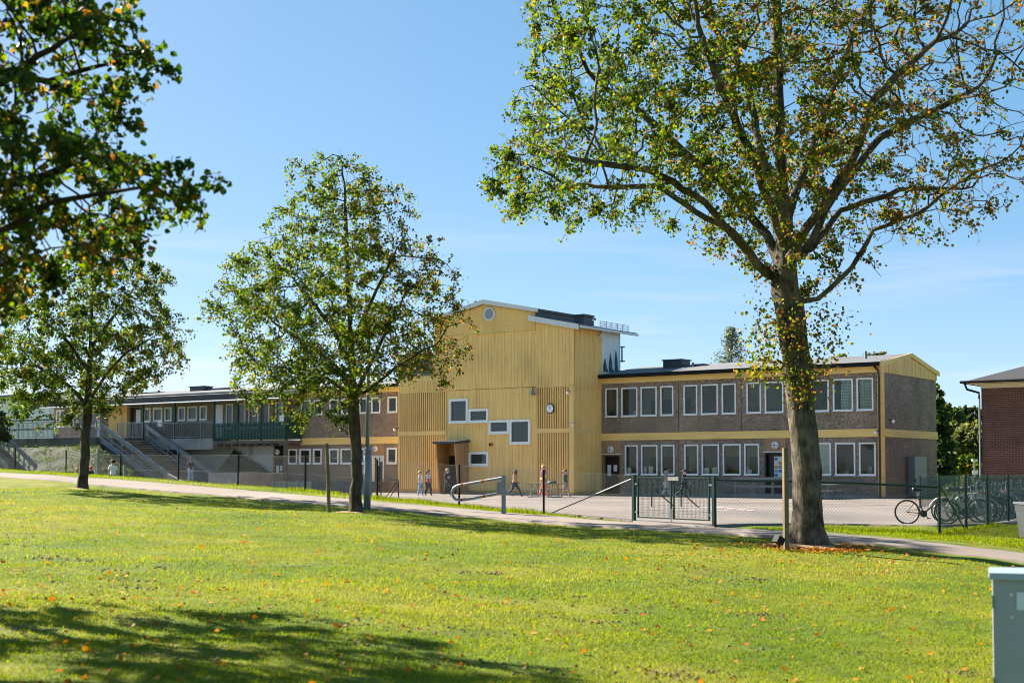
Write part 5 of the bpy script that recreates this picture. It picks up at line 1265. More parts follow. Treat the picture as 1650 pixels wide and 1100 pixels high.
# middle tree
MIDP = [(555, 244), (593, 265), (617, 290), (666, 312), (653, 366), (702, 388), (748, 415), (740, 470), (778, 511), (751, 563), (748, 617), (713, 628), (669, 612), (625, 622), (593, 640), (527, 672), (451, 691), (440, 664), (358, 634), (375, 606), (380, 557), (361, 535), (325, 530), (353, 459), (375, 426), (424, 410), (402, 388), (440, 350), (456, 330), (495, 301), (456, 271), (516, 260)]
base = at(573, 826, 37); base[2] = hz(base[0], base[1]) - .02
def P(px, py, Z): return at(px, py, Z)
Zm = 37
seedsM = [[base, P(574, 760, Zm), P(572, 690, Zm), P(569, 640, Zm), P(566, 560, Zm), P(562, 480, Zm + .1), P(558, 400, Zm), P(556, 310, Zm), P(547, 238, Zm)],
          [P(570, 642, Zm), P(602, 622, Zm - .3), P(636, 592, Zm - .6), P(690, 560, Zm - 1)], [P(568, 625, Zm), P(540, 590, Zm + .5), P(505, 560, Zm + .9), P(440, 520, Zm + 1.3)],
          [P(570, 640, Zm), P(590, 600, Zm + .5), P(620, 540, Zm + 1), P(650, 480, Zm + 1.4)], [P(567, 590, Zm), P(530, 520, Zm - .7), P(480, 460, Zm - 1.2)],
          [P(565, 560, Zm), P(600, 480, Zm - .6), P(640, 400, Zm - 1)], [P(570, 640, Zm), P(530, 610, Zm - .7), P(470, 600, Zm - 1.5)]]
aM = crown_points(MIDP, Zm, 2100, 560, .95, seed=1)
build_tree('broadleaf_tree', 'middle tree with thinning green and brown crown before the yellow tower', base, seedsM, aM, .22, 1.9, .3, .15, 40000, .075, tint_mix(0, .36, -4.2, 3.2), 'bark', 'trees in a row along the path', seed=3, dens=lambda p: np.clip(1 - (p[:, 0] + 4.0) * .22, .4, 1.1), leaf_r=.02, spread=.12, clump=1.5)

# left tree
LEFP = [(150, 340), (213, 356), (232, 366), (217, 420), (250, 432), (282, 440), (250, 473), (292, 510), (300, 546), (294, 595), (262, 608), (233, 624), (196, 653), (175, 676), (123, 664), (70, 692), (33, 672), (0, 655), (-40, 640), (-50, 560), (-20, 500), (12, 470), (41, 440), (70, 425), (110, 385), (130, 355)]
base = at(133, 785, 46); base[2] = hz(base[0], base[1]) - .02; Zl = 46
seedsL = [[base, P(137, 720, Zl), P(142, 650, Zl), P(146, 560, Zl), P(148, 470, Zl), P(150, 400, Zl), P(152, 345, Zl)],
          [P(142, 650, Zl), P(165, 610, Zl - .5), P(200, 570, Zl - 1), P(250, 540, Zl - 1.3)], [P(141, 655, Zl), P(110, 620, Zl + .6), P(60, 590, Zl + 1)], [P(145, 600, Zl), P(100, 540, Zl - 1), P(50, 500, Zl - 1.2)], [P(146, 560, Zl), P(190, 500, Zl + 1), P(225, 450, Zl + 1.2)]]
aL = crown_points(LEFP, Zl, 1700, 145, .95, seed=2)
build_tree('broadleaf_tree', 'left tree with dense green crown rising before the concrete stairs', base, seedsL, aL, .25, 1.9, .36, .15, 40000, .083, tint_mix(-.05, .12, -14, 4), 'bark', 'trees in a row along the path', seed=5, leaf_r=.02, spread=.13, clump=1.3)

# right tree
RIGP = [(840, 0), (854, 11), (841, 43), (857, 113), (835, 146), (819, 205), (792, 237), (771, 302), (819, 323), (814, 356), (862, 372), (905, 345), (960, 350), (992, 323), (1019, 345), (1046, 345), (1094, 323), (1148, 366), (1186, 420), (1240, 440), (1310, 470), (1340, 470), (1434, 447), (1412, 415), (1477, 372), (1552, 392), (1606, 350), (1644, 318), (1700, 240), (1690, 120), (1650, -60), (1500, -190), (1250, -260), (1000, -210), (870, -90)]
Zr = 28
base = at(1303, 874, Zr); base[2] = hz(base[0], base[1]) - .02
seedsR = [[base, P(1303, 820, Zr), P(1300, 760, Zr), P(1294, 700, Zr), P(1288, 640, Zr), P(1282, 580, Zr), P(1274, 520, Zr), P(1268, 465, Zr), P(1264, 380, Zr + .1), P(1260, 300, Zr), P(1256, 200, Zr - .1), P(1252, 90, Zr), P(1250, -40, Zr), P(1246, -170, Zr)],
          [P(1267, 462, Zr), P(1220, 425, Zr - .2), P(1180, 375, Zr - .5), P(1137, 329, Zr - .9), P(1083, 291, Zr - 1.3), P(1046, 272, Zr - 1.6), P(992, 268, Zr - 1.9), P(920, 255, Zr - 2.2)],
          [P(1268, 450, Zr), P(1234, 377, Zr + .5), P(1170, 302, Zr + 1), P(1105, 248, Zr + 1.4), P(1030, 178, Zr + 1.8), P(960, 130, Zr + 2)],
          [P(1266, 420, Zr), P(1310, 399, Zr + .4), P(1353, 340, Zr + .8), P(1450, 307, Zr + 1.2), P(1568, 302, Zr + 1.8)],
          [P(1270, 490, Zr), P(1320, 480, Zr - .3), P(1374, 431, Zr - .6), P(1407, 372, Zr - .9), P(1477, 345, Zr - 1.4)],
          [P(1266, 430, Zr), P(1299, 370, Zr - .6), P(1369, 270, Zr - 1.2), P(1407, 162, Zr - 1.6), P(1488, 81, Zr - 2)],
          [P(1264, 400, Zr), P(1245, 345, Zr - .5), P(1213, 253, Zr - 1), P(1170, 162, Zr - 1.4), P(1130, 60, Zr - 1.7)],
          [P(1263, 370, Zr), P(1290, 290, Zr + .8), P(1330, 180, Zr + 1.4), P(1380, 40, Zr + 2)], [P(1262, 350, Zr), P(1230, 260, Zr + 1), P(1200, 120, Zr + 1.8), P(1120, 0, Zr + 2.2)],
          [P(1300, 405, Zr + .3), P(1340, 320, Zr + .4), P(1420, 220, Zr + .6), P(1560, 150, Zr + .8)], [P(1180, 375, Zr - .5), P(1120, 340, Zr - .2), P(1060, 300, Zr + .4), P(960, 300, Zr + .6)]]
aR = crown_points(RIGP, Zr, 4500, 1262, .9, seed=4)
rg = np.random.default_rng(9)
sk = []
for (cx, cy, n, s) in ((1240, 500, 60, 22), (1232, 545, 90, 22), (1228, 585, 90, 20), (1250, 590, 60, 20), (1305, 610, 110, 22), (1290, 630, 70, 14), (1330, 555, 50, 18), (1320, 510, 55, 22), (1255, 525, 50, 20), (1285, 560, 50, 25), (1345, 520, 25, 20), (1275, 540, 60, 20), (1315, 590, 50, 20), (1215, 600, 25, 12)):
    for _ in range(int(n * 1.9)): sk.append(at(cx + rg.normal() * s, cy + rg.normal() * s * .8, Zr - .35 + rg.normal() * .28))
tR = tint_mix(.02, .42, 3.0, 5.5)
def tRR(p, rg):
    t = tR(p, rg); low = p[:, 2] < at(0, 470, Zr)[2]; m = low & (rg.random(len(p)) < .3); t[m] = rg.uniform(.55, .95, m.sum()); return t
build_tree('broadleaf_tree', 'largest tree with thick grey trunk and spreading autumn crown at the right', base, seedsR, aR, .26, 2.2, .33, .285, 66000, .076, tRR, 'bark_big', 'trees in a row along the path', seed=8, dens=lambda p: np.clip(1.05 - (p[:, 0] - 5.0) * .16, .3, 1.25), leaf_r=.022, spread=.13, extra_leaf=np.array(sk), flare=1.42, trunk_seg=20, clump=1.5, rtip=.007)
# mulch rings
for (px, py, Z, r, lab) in ((1306, 876, 28, .85, 'ring of brown bark mulch around the thick trunk'), (573, 827, 37, .6, 'small mulch ring at the foot of the middle tree'), (133, 786, 46, .6, 'small mulch ring at the foot of the left tree')):
    p = at(px, py, Z); mb = MB(); n = 30; rg2 = np.random.default_rng(int(px)); vs = [(p[0], p[1], hz(p[0], p[1]) + .05)]
    for ring in (.5, 1.):
        for k in range(n):
            a = 2 * PI * k / n; q = r * ring * (1 + rg2.normal() * .09); x, y = p[0] + q * math.cos(a), p[1] + q * math.sin(a); vs.append((x, y, hz(x, y) + (.035 if ring < 1 else -.005)))
    fs = [(0, 1 + k, 1 + (k + 1) % n) for k in range(n)] + [(1 + k, 1 + n + k, 1 + n + (k + 1) % n, 1 + (k + 1) % n) for k in range(n)]
    mb.add(vs, fs); tag(mb.build('mulch', 'mulch', smooth=True), lab, 'mulch', kind='structure')

# foreground tree at the left edge
FORP = [(60, -90), (150, -50), (205, -15), (235, 25), (255, 40), (245, 70), (262, 95), (230, 130), (205, 160), (222, 200), (235, 240), (275, 262), (330, 268), (352, 285), (350, 330), (318, 352), (280, 340), (235, 345), (222, 385), (200, 430), (150, 450), (100, 425), (60, 420), (20, 480), (0, 515), (-60, 600), (-250, 650), (-500, 600), (-600, 250), (-560, 20), (-400, -120), (-200, -150)]
Zf = 11.5
base = at(-190, 880, Zf); base[2] = hz(base[0], base[1]) - .02
seedsF = [[base, P(-190, 700, Zf), P(-185, 500, Zf), P(-180, 300, Zf), P(-170, 100, Zf), P(-160, -60, Zf)],
          [P(-184, 480, Zf), P(-90, 400, Zf - .3), P(20, 365, Zf - .6), P(80, 330, Zf - .7), P(150, 315, Zf - .8), P(240, 300, Zf - .9)], [P(-182, 380, Zf), P(-60, 300, Zf + .3), P(60, 290, Zf + .5), P(150, 250, Zf + .6)],
          [P(-180, 300, Zf), P(-60, 180, Zf - .4), P(60, 90, Zf - .7), P(150, 40, Zf - .9)], [P(-178, 250, Zf), P(-60, 120, Zf + .8), P(80, 130, Zf + 1), P(180, 100, Zf + 1)], [P(-182, 400, Zf), P(-300, 300, Zf), P(-420, 200, Zf)], [P(-175, 200, Zf), P(-290, 50, Zf - 1), P(-380, -80, Zf - 1.2)],
          [P(-90, 400, Zf - .3), P(-10, 430, Zf - .7), P(80, 400, Zf - 1), P(150, 390, Zf - 1.1)]]
aF = crown_points(FORP, Zf, 3000, -180, .8, seed=6)
build_tree('broadleaf_tree', 'near tree hanging dark leafy boughs into the upper left corner', base, seedsF, aF, .14, 1.2, .19, .15, 30000, .068, lambda p, rg: np.where(rg.random(len(p)) < np.where(p[:, 2] < at(0, 330, Zf)[2], .24, .09), rg.uniform(.7, .9, len(p)), np.clip(rg.beta(2, 3.6, len(p)) * .7, 0, 1)), 'bark_dark', 'trees in a row along the path', seed=11, leaf_r=.018, spread=.12, clump=1.8, twl=.6)

# tree standing wholly outside the left edge, seen by its shade on the lawn
SHP = [(-60, 200), (-40, 430), (-150, 600), (-400, 640), (-700, 600), (-800, 400), (-650, 120), (-350, 20), (-150, 80)]
Zs = 17.5; base = at(-420, 880, Zs); base[2] = hz(base[0], base[1]) - .02
aS = crown_points(SHP, Zs, 900, -420, .9, seed=12)
build_tree('broadleaf_tree', 'tree outside the left edge whose dappled shade lies across the near lawn', base, [[base, P(-420, 700, Zs), P(-418, 500, Zs), P(-415, 300, Zs), P(-415, 160, Zs)], [P(-419, 560, Zs), P(-300, 450, Zs), P(-160, 400, Zs)], [P(-419, 520, Zs), P(-540, 420, Zs), P(-680, 380, Zs)]], aS, .26, 1.8, .36, .16, 14000, .1, tint_mix(0, .1, 0, 1), 'bark_dark', 'trees in a row along the path', seed=21, leaf_r=.02, clump=2.)

# ------------------------------------------------------------------ background trees
def bg_tree(name, label, blobs, n, size, mat, trunk_to, base, tint=(.1, .9), group=None, conifer=False, bark='bark_dark', tr=.14):
    """blobs: (x,y,z,rx,ry,rz) ellipsoids that the leaf clumps fill unevenly"""
    rgx = np.random.default_rng(abs(hash(label)) % 9999 if False else sum(map(ord, label)))
    root = thing(name, label, 'tree', tuple(base), 0, group); o = np.asarray(base, float); pts = []; tn = []
    vol = np.array([b[3] * b[4] * b[5] for b in blobs]); vol = vol / vol.sum()
    mb = MB(); mb.tube([(0, 0, -.2), tuple((np.asarray(trunk_to) - o) * .5), tuple(np.asarray(trunk_to) - o)], [tr, tr * .7, tr * .25], 7)
    for b, v in zip(blobs, vol):
        c = np.array(b[:3]); r = np.array(b[3:]); m = max(4, int(n * v / 40)); cl = unit(rgx.normal(size=(m, 3))) * rgx.uniform(.35, 1, (m, 1)) ** .6 * r + c
        tc_ = rgx.uniform(tint[0], tint[1], m); k = max(1, int(n * v / m))
        for q in range(m):
            s = min(r) * .22; pts.append(cl[q] + rgx.normal(size=(k, 3)) * s * np.array([1.2, 1.2, .7])); tn.append(np.clip(tc_[q] + rgx.normal(size=k) * .12, 0, 1))
            if q % 3 == 0: mb.tube([tuple((np.asarray(trunk_to) - o) * rgx.uniform(.4, 1)), tuple(cl[q] - o)], [tr * .22, .02], 4, cap=False)
    pts = np.concatenate(pts); tn = np.concatenate(tn); mb.build('trunk', bark, root, smooth=True)
    leaves_mesh('crown', pts - o, size * rgx.uniform(.6, 1.3, len(pts)), tn, mat, root); return root
def b3(px, py, Z, rx, rz, ry=None):
    p = at(px, py, Z); return (p[0], p[1], p[2], rx / F * Z, (ry or rx) / F * Z, rz / F * Z)
def bgt(label, px, py_base, Z, blobs, n, size, mat='leaf_far', tint=(.1, .9), name='background_tree', group='trees behind the school'):
    base = at(px, 755, Z); base[2] = 0 if Z < 140 else hz(base[0], base[1]); top = at(px, blobs[0][1], Z); return bg_tree(name, label, [b3(x, y, Z + dz, rx, rz) for (x, y, rx, rz, dz) in blobs], n, size, mat, top, base, tint, group)
bgt('dark dense tree close behind the right gable end', 1514, 790, 92, [(1512, 680, 16, 45, 0), (1510, 650, 8, 22, 0), (1518, 735, 18, 45, 0), (1525, 675, 14, 26, 1), (1508, 625, 5, 12, 0), (1500, 700, 20, 60, 1)], 5200, .3, 'leaf_dark', (.0, .6))
bgt('dark rounded tree further back between the two buildings', 1537, 790, 112, [(1537, 685, 14, 30, 0), (1532, 670, 9, 15, 0), (1545, 700, 12, 35, 0)], 2600, .36, 'leaf_dark', (.2, 1))
bgt('olive green tree left of the brick building', 1562, 790, 104, [(1560, 705, 22, 22, 0), (1575, 715, 16, 30, -1), (1548, 725, 16, 24, 0), (1570, 700, 12, 16, 1), (1590, 730, 14, 30, 0)], 4600, .3, 'leaf_far', (.2, .95))
bgt('pale yellow green bush under the trees by the park lamp', 1555, 790, 96, [(1540, 752, 16, 14, 0), (1560, 750, 14, 16, 1), (1578, 757, 10, 12, 0), (1528, 762, 12, 10, -1)], 3000, .2, 'leaf', (.25, .7), name='background_bush')
bgt('grey green crown high on the wooded slope between the buildings', 1562, 790, 150, [(1560, 670, 14, 12, 0), (1556, 680, 14, 16, 0), (1568, 685, 12, 18, 1)], 2000, .5, 'leaf_far', (.0, .4))
bgt('far dark pine beside the brick building eave line', 1582, 790, 165, [(1580, 668, 9, 12, 0), (1586, 685, 10, 20, 0), (1575, 680, 9, 14, 0)], 1400, .55, 'leaf_dark', (.3, 1))
bgt('far dark tree seen just right of the pebble gable', 1545, 790, 170, [(1545, 672, 8, 9, 0), (1538, 682, 9, 14, 0)], 1000, .55, 'leaf_dark', (.2, .9))
bgt('tree hidden low behind the brick building corner', 1600, 790, 130, [(1600, 690, 18, 25, 0), (1615, 720, 25, 40, 0)], 1500, .4, 'leaf_far', (.1, .6))
# birch/conifer tops above the right wing roof
rgc = np.random.default_rng(77); pts = []; zc = 105; c0 = at(1180, 755, zc); topz = at(1180, 527, zc)[2]
root = thing('background_tree', 'thin blue grey conifer top rising above the right wing roof', 'tree', (c0[0], c0[1], 0), 0, 'trees behind the school'); mb = MB(); mb.tube([(0, 0, 0), (0, 0, topz)], [.16, .02], 7)
for k in range(40):
    z = topz * (.55 + .45 * k / 40); L = (1 - k / 40) ** .8 * (1.9 + .5 * math.sin(k * 1.7)) + .12; a = k * 2.4
    for q in range(3):
        aa = a + q * 2.1 + rgc.normal() * .3; e = np.array([math.cos(aa) * L, math.sin(aa) * L, z + L * .35 + rgc.normal() * .1]); mb.tube([(0, 0, z), tuple(e * np.array([.5, .5, 1]) - np.array([0, 0, L * .1])), tuple(e)], [.025, .018, .006], 4, cap=False)
        for t in np.linspace(.3, 1, 6):
            pts.append(np.array([e[0] * t, e[1] * t, z + (e[2] - z) * t * t])[None] + rgc.normal(size=(5, 3)) * .12)
pts = np.concatenate(pts); mb.build('trunk', 'bark_dark', root); leaves_mesh('crown', pts, rgc.uniform(.1, .24, len(pts)), rgc.uniform(0, 1, len(pts)), 'needle', root, aspect=.35)
bgt('small tree top peeping over the right wing roof beside the trunk', 1352, 790, 112, [(1352, 580, 12, 8, 0), (1362, 574, 8, 6, 0), (1345, 585, 14, 10, 0)], 500, .26, 'leaf_far', (.1, .9))
bgt('low tree top barely showing over the roof ridge', 1412, 790, 118, [(1418, 574, 12, 6, 0), (1405, 580, 14, 8, 0)], 420, .28, 'leaf_far', (.1, .9))
bgt('tree top behind the roof left of the thick trunk', 1232, 790, 110, [(1228, 588, 9, 12, 0), (1236, 584, 7, 10, 0)], 500, .24, 'leaf_far', (.0, .6))
# bush at the far left edge by the second stairs
bgt('grey green leafy bush before the second staircase at the left edge', -5, 770, 88, [(-2, 695, 16, 26, 0), (-20, 680, 22, 30, 0), (4, 680, 12, 18, 0)], 1600, .2, 'leaf_far', (.0, .6), name='background_bush', group=None)

# ------------------------------------------------------------------ grass, fallen leaves, soil clods
def path_dist(x, y):
    a = np.array(PATH_MID); best = np.full(len(x), 1e9)
    for p, q in zip(a, a[1:]):
        d = q - p; t = np.clip(((x - p[0]) * d[0] + (y - p[1]) * d[1]) / (d @ d), 0, 1); best = np.minimum(best, np.hypot(x - p[0] - t * d[0], y - p[1] - t * d[1]))
    return best
def beyond_path(x, y):
    xs_ = np.array([p[0] for p in PATH_FAR]); ys_ = np.array([p[1] for p in PATH_FAR]); o = np.argsort(xs_); return y > np.interp(x, xs_[o], ys_[o])
def ground_z(x, y):
    near = np.exp(-((x / 40) ** 2 + ((y - 20) / 30) ** 2)); return H(x, y) + near * .03 * (np.sin(x * 1.7 + np.sin(y * 1.1) * 2) * np.sin(y * 1.3 + np.cos(x * .9))) - .012 - .01 * near
def scatter(n, r0, r1, half=.5, skew=1.):
    r = np.exp(RNG.uniform(math.log(r0), math.log(r1), n) ) if skew == 1 else r0 + (r1 - r0) * RNG.random(n) ** skew
    a = RNG.uniform(-half, half, n); x = r * np.sin(a); y = r * np.cos(a); pd = path_dist(x, y); ok = (pd > 1.45 + RNG.normal(size=n) * .08) & ~beyond_path(x, y); return x[ok], y[ok]
x, y = scatter(330000, 7.5, 52, .47); n = len(x); r = np.hypot(x, y)
SCUFF = np.stack([*scatter(95, 12, 36, .45)], 1); SCR = RNG.uniform(.12, .5, len(SCUFF))
near_s = np.zeros(len(x))
for (sx_, sy_), sr_ in zip(SCUFF, SCR): near_s = np.maximum(near_s, np.exp(-(((x - sx_) / (sr_ * 1.5)) ** 2 + ((y - sy_) / (sr_ * .8)) ** 2)))
ok = RNG.random(len(x)) > near_s * .85; x, y = x[ok], y[ok]; n = len(x); r = np.hypot(x, y)
patch = .5 + .28 * np.sin(x * .9 + np.sin(y * .7) * 1.5) * np.cos(y * .6 + x * .2) + .22 * np.sin(x * .37 + 1.1 + np.sin(y * .21) * 2) * np.sin(y * .33 + .4 * np.sin(x * .5)) + .12 * np.sin(x * 2.7 + np.sin(y * 3.1)) * np.sin(y * 2.3 + x)
hgt = RNG.uniform(.014, .036, n) * (1 + .5 * patch); wd2 = .0025 + r * .00024
a = RNG.uniform(0, 2 * PI, n); z = ground_z(x, y); lean = RNG.normal(size=(n, 2)) * .022
v = np.stack([np.stack([x - np.cos(a) * wd2, y - np.sin(a) * wd2, z], 1), np.stack([x + np.cos(a) * wd2, y + np.sin(a) * wd2, z], 1), np.stack([x + lean[:, 0], y + lean[:, 1], z + hgt], 1)], 1).reshape(-1, 3)
o = np_mesh('grass', v, np.arange(n * 3).reshape(-1, 3), 'blade', tint=np.clip(RNG.beta(2, 3, n) + .75 * (patch - .5), 0, 1)); tag(o, 'short mown grass blades covering the sunny lawn', 'grass', kind='stuff')
# taller verge grass along path edges and fence
vx = []; vy = []; vh = []
for line, wdt, off, hh, cnt in ((PATH_NEAR, .25, -.15, .07, 9000), (PATH_FAR, .3, .2, .1, 9000), (FENCE_P[3:-1], .25, 0, .15, 11000), ([tuple(CORNER), tuple(MIDR), tuple(GATE_R + np.array([.7, .1]))], .3, 0, .1, 3500), ([tuple(p) for p in RECEDE], .3, 0, .1, 2500)):
    L = np.array(line); d = np.concatenate([[0], np.cumsum(np.linalg.norm(np.diff(L, axis=0), axis=1))]); t = RNG.uniform(0, d[-1], cnt)
    cl = .5 + .5 * np.sin(t * 1.9) * np.sin(t * .73 + 1)
    vx.append(np.interp(t, d, L[:, 0]) + RNG.normal(size=cnt) * wdt * .5); vy.append(np.interp(t, d, L[:, 1]) + off + RNG.normal(size=cnt) * wdt * .5); vh.append(hh * RNG.uniform(.35, 1, cnt) * (.4 + cl))
# verge between path and fence
cnt = 26000; t = RNG.uniform(0, 1, cnt); s = RNG.uniform(0, 1, cnt)
k = len(PATH_FAR); idx = t * (k - 3); i0 = idx.astype(int); fr = idx - i0; A = np.array(PATH_FAR); px_ = A[i0] * (1 - fr[:, None]) + A[i0 + 1] * fr[:, None]
vx.append(px_[:, 0] + s * 1.2); vy.append(px_[:, 1] + .1 + s * 2.6); vh.append(RNG.uniform(.03, .08, cnt))
# grass patch right of the bicycle corner and before the right fence
cnt = 26000; vx.append(RNG.uniform(5.2, 17, cnt)); vy.append(RNG.uniform(28, 38, cnt)); vh.append(RNG.uniform(.02, .05, cnt))
x = np.concatenate(vx); y = np.concatenate(vy); hgt = np.concatenate(vh)
gseg = GATE_R - GATE_L; tg = ((x - GATE_L[0]) * gseg[0] + (y - GATE_L[1]) * gseg[1]) / (gseg @ gseg); ingate = (tg > -.08) & (tg < 1.25) & (np.abs((x - GATE_L[0]) * gseg[1] - (y - GATE_L[1]) * gseg[0]) / np.linalg.norm(gseg) < 3)
yn = np.array(yard_near); ynear = np.interp(x, yn[:, 0][np.argsort(yn[:, 0])], yn[:, 1][np.argsort(yn[:, 0])])
ok = (path_dist(x, y) > 1.42) & ~ingate & ((y < ynear + .1) | (x < FENCE_P[4][0])) & (hgt > .01); x, y, hgt = x[ok], y[ok], hgt[ok]; n = len(x)
z = ground_z(x, y); wd2 = .006 + hgt * .05; a = RNG.uniform(0, 2 * PI, n); lean = RNG.normal(size=(n, 2)) * hgt[:, None] * .4
v = np.stack([np.stack([x - np.cos(a) * wd2, y - np.sin(a) * wd2, z], 1), np.stack([x + np.cos(a) * wd2, y + np.sin(a) * wd2, z], 1), np.stack([x + lean[:, 0], y + lean[:, 1], z + hgt], 1)], 1).reshape(-1, 3)
o = np_mesh('verge_grass', v, np.arange(n * 3).reshape(-1, 3), 'blade', tint=np.clip(RNG.beta(2, 4, n), 0, 1)); tag(o, 'longer grass along the path edges and under the fence', 'grass', kind='stuff')
# fallen leaves
x, y = scatter(1350, 7, 50, .48); 
cl = RNG.normal(size=(420, 2)) * np.array([2.6, 2.2]) + np.array([6.3, 26.6]); c2 = RNG.normal(size=(200, 2)) * np.array([2.5, 2.0]) + np.array([-5.2, 16.5])
c3 = RNG.normal(size=(1100, 2)) * np.array([.75, .5]) + np.array([6.35, 27.45]); x = np.concatenate([x, cl[:, 0], c2[:, 0], c3[:, 0]]); y = np.concatenate([y, cl[:, 1], c2[:, 1], c3[:, 1]]); ok = path_dist(x, y) > 1.2; x, y = x[ok], y[ok]; n = len(x)
p = np.stack([x, y, ground_z(x, y) + RNG.uniform(.02, .05, n)], 1); o = leaves_mesh('fallen_leaves', p, RNG.uniform(.035, .085, n), RNG.beta(2, 2, n), 'fallen', flat=.5); tag(o, 'orange and brown fallen leaves scattered over the lawn', 'fallen leaves', kind='stuff')
# soil clods in loose clusters
cx, cy = SCUFF[:, 0], SCUFF[:, 1]; V = []; Fa = []
for a0, b0, sr_ in zip(cx, cy, SCR):
    for _ in range(int(RNG.integers(10, 40) * (.4 + 2 * sr_))):
        x0 = a0 + RNG.normal() * sr_ * .9; y0 = b0 + RNG.normal() * sr_ * .45; s = RNG.uniform(.004, .017); z0 = float(ground_z(np.array([x0]), np.array([y0]))[0]); b = len(V)
        for dz, rr_ in ((0, 1.2), (.6, 1.), (1.0, .45)):
            for k in range(6): t = k * PI / 3 + RNG.normal() * .2; V.append((x0 + math.cos(t) * s * rr_ * 1.3, y0 + math.sin(t) * s * rr_, z0 + dz * s + .005))
        for q in range(2):
            for k in range(6): Fa.append((b + q * 6 + k, b + q * 6 + (k + 1) % 6, b + q * 6 + 6 + (k + 1) % 6, b + q * 6 + 6 + k))
        Fa.append((b + 12, b + 13, b + 14, b + 15)); Fa.append((b + 12, b + 15, b + 16, b + 17))
o = np_mesh('soil_clods', np.array(V), np.array(Fa), 'soil'); tag(o, 'small dark clods of loose soil dotted over the lawn', 'soil', kind='stuff')

# ------------------------------------------------------------------ people
def skin(name, verts, edges, radii, mat, parent, sub=1):
    me = bpy.data.meshes.new(name + '_s'); me.from_pydata([tuple(v) for v in verts], edges, []); o = bpy.data.objects.new(name + '_s', me); COL.objects.link(o)
    md = o.modifiers.new('s', 'SKIN'); md.use_smooth_shade = True
    for i, r in enumerate(radii):
        sv = me.skin_vertices[0].data[i]; sv.radius = (r, r) if not hasattr(r, '__len__') else r; sv.use_root = (i == 0)
    if sub: m2 = o.modifiers.new('u', 'SUBSURF'); m2.levels = sub; m2.render_levels = sub
    dg = bpy.context.evaluated_depsgraph_get(); dg.update(); nm = bpy.data.meshes.new_from_object(o.evaluated_get(dg)); nm.name = name
    bpy.data.objects.remove(o); bpy.data.meshes.remove(me); nm.materials.clear(); nm.materials.append(mat)
    r = bpy.data.objects.new(name, nm); COL.objects.link(r); r.parent = parent; return r
SK = {}
def cmat(c, kind='cloth'):
    k = (c, kind)
    if k not in SK: SK[k] = simple('%s_%d' % (kind, len(SK)), c, .8 if kind != 'skin' else .55, 0, .12, 9)
    return SK[k]
SKIN = (.55, .32, .22); SKIN_D = (.12, .06, .035)
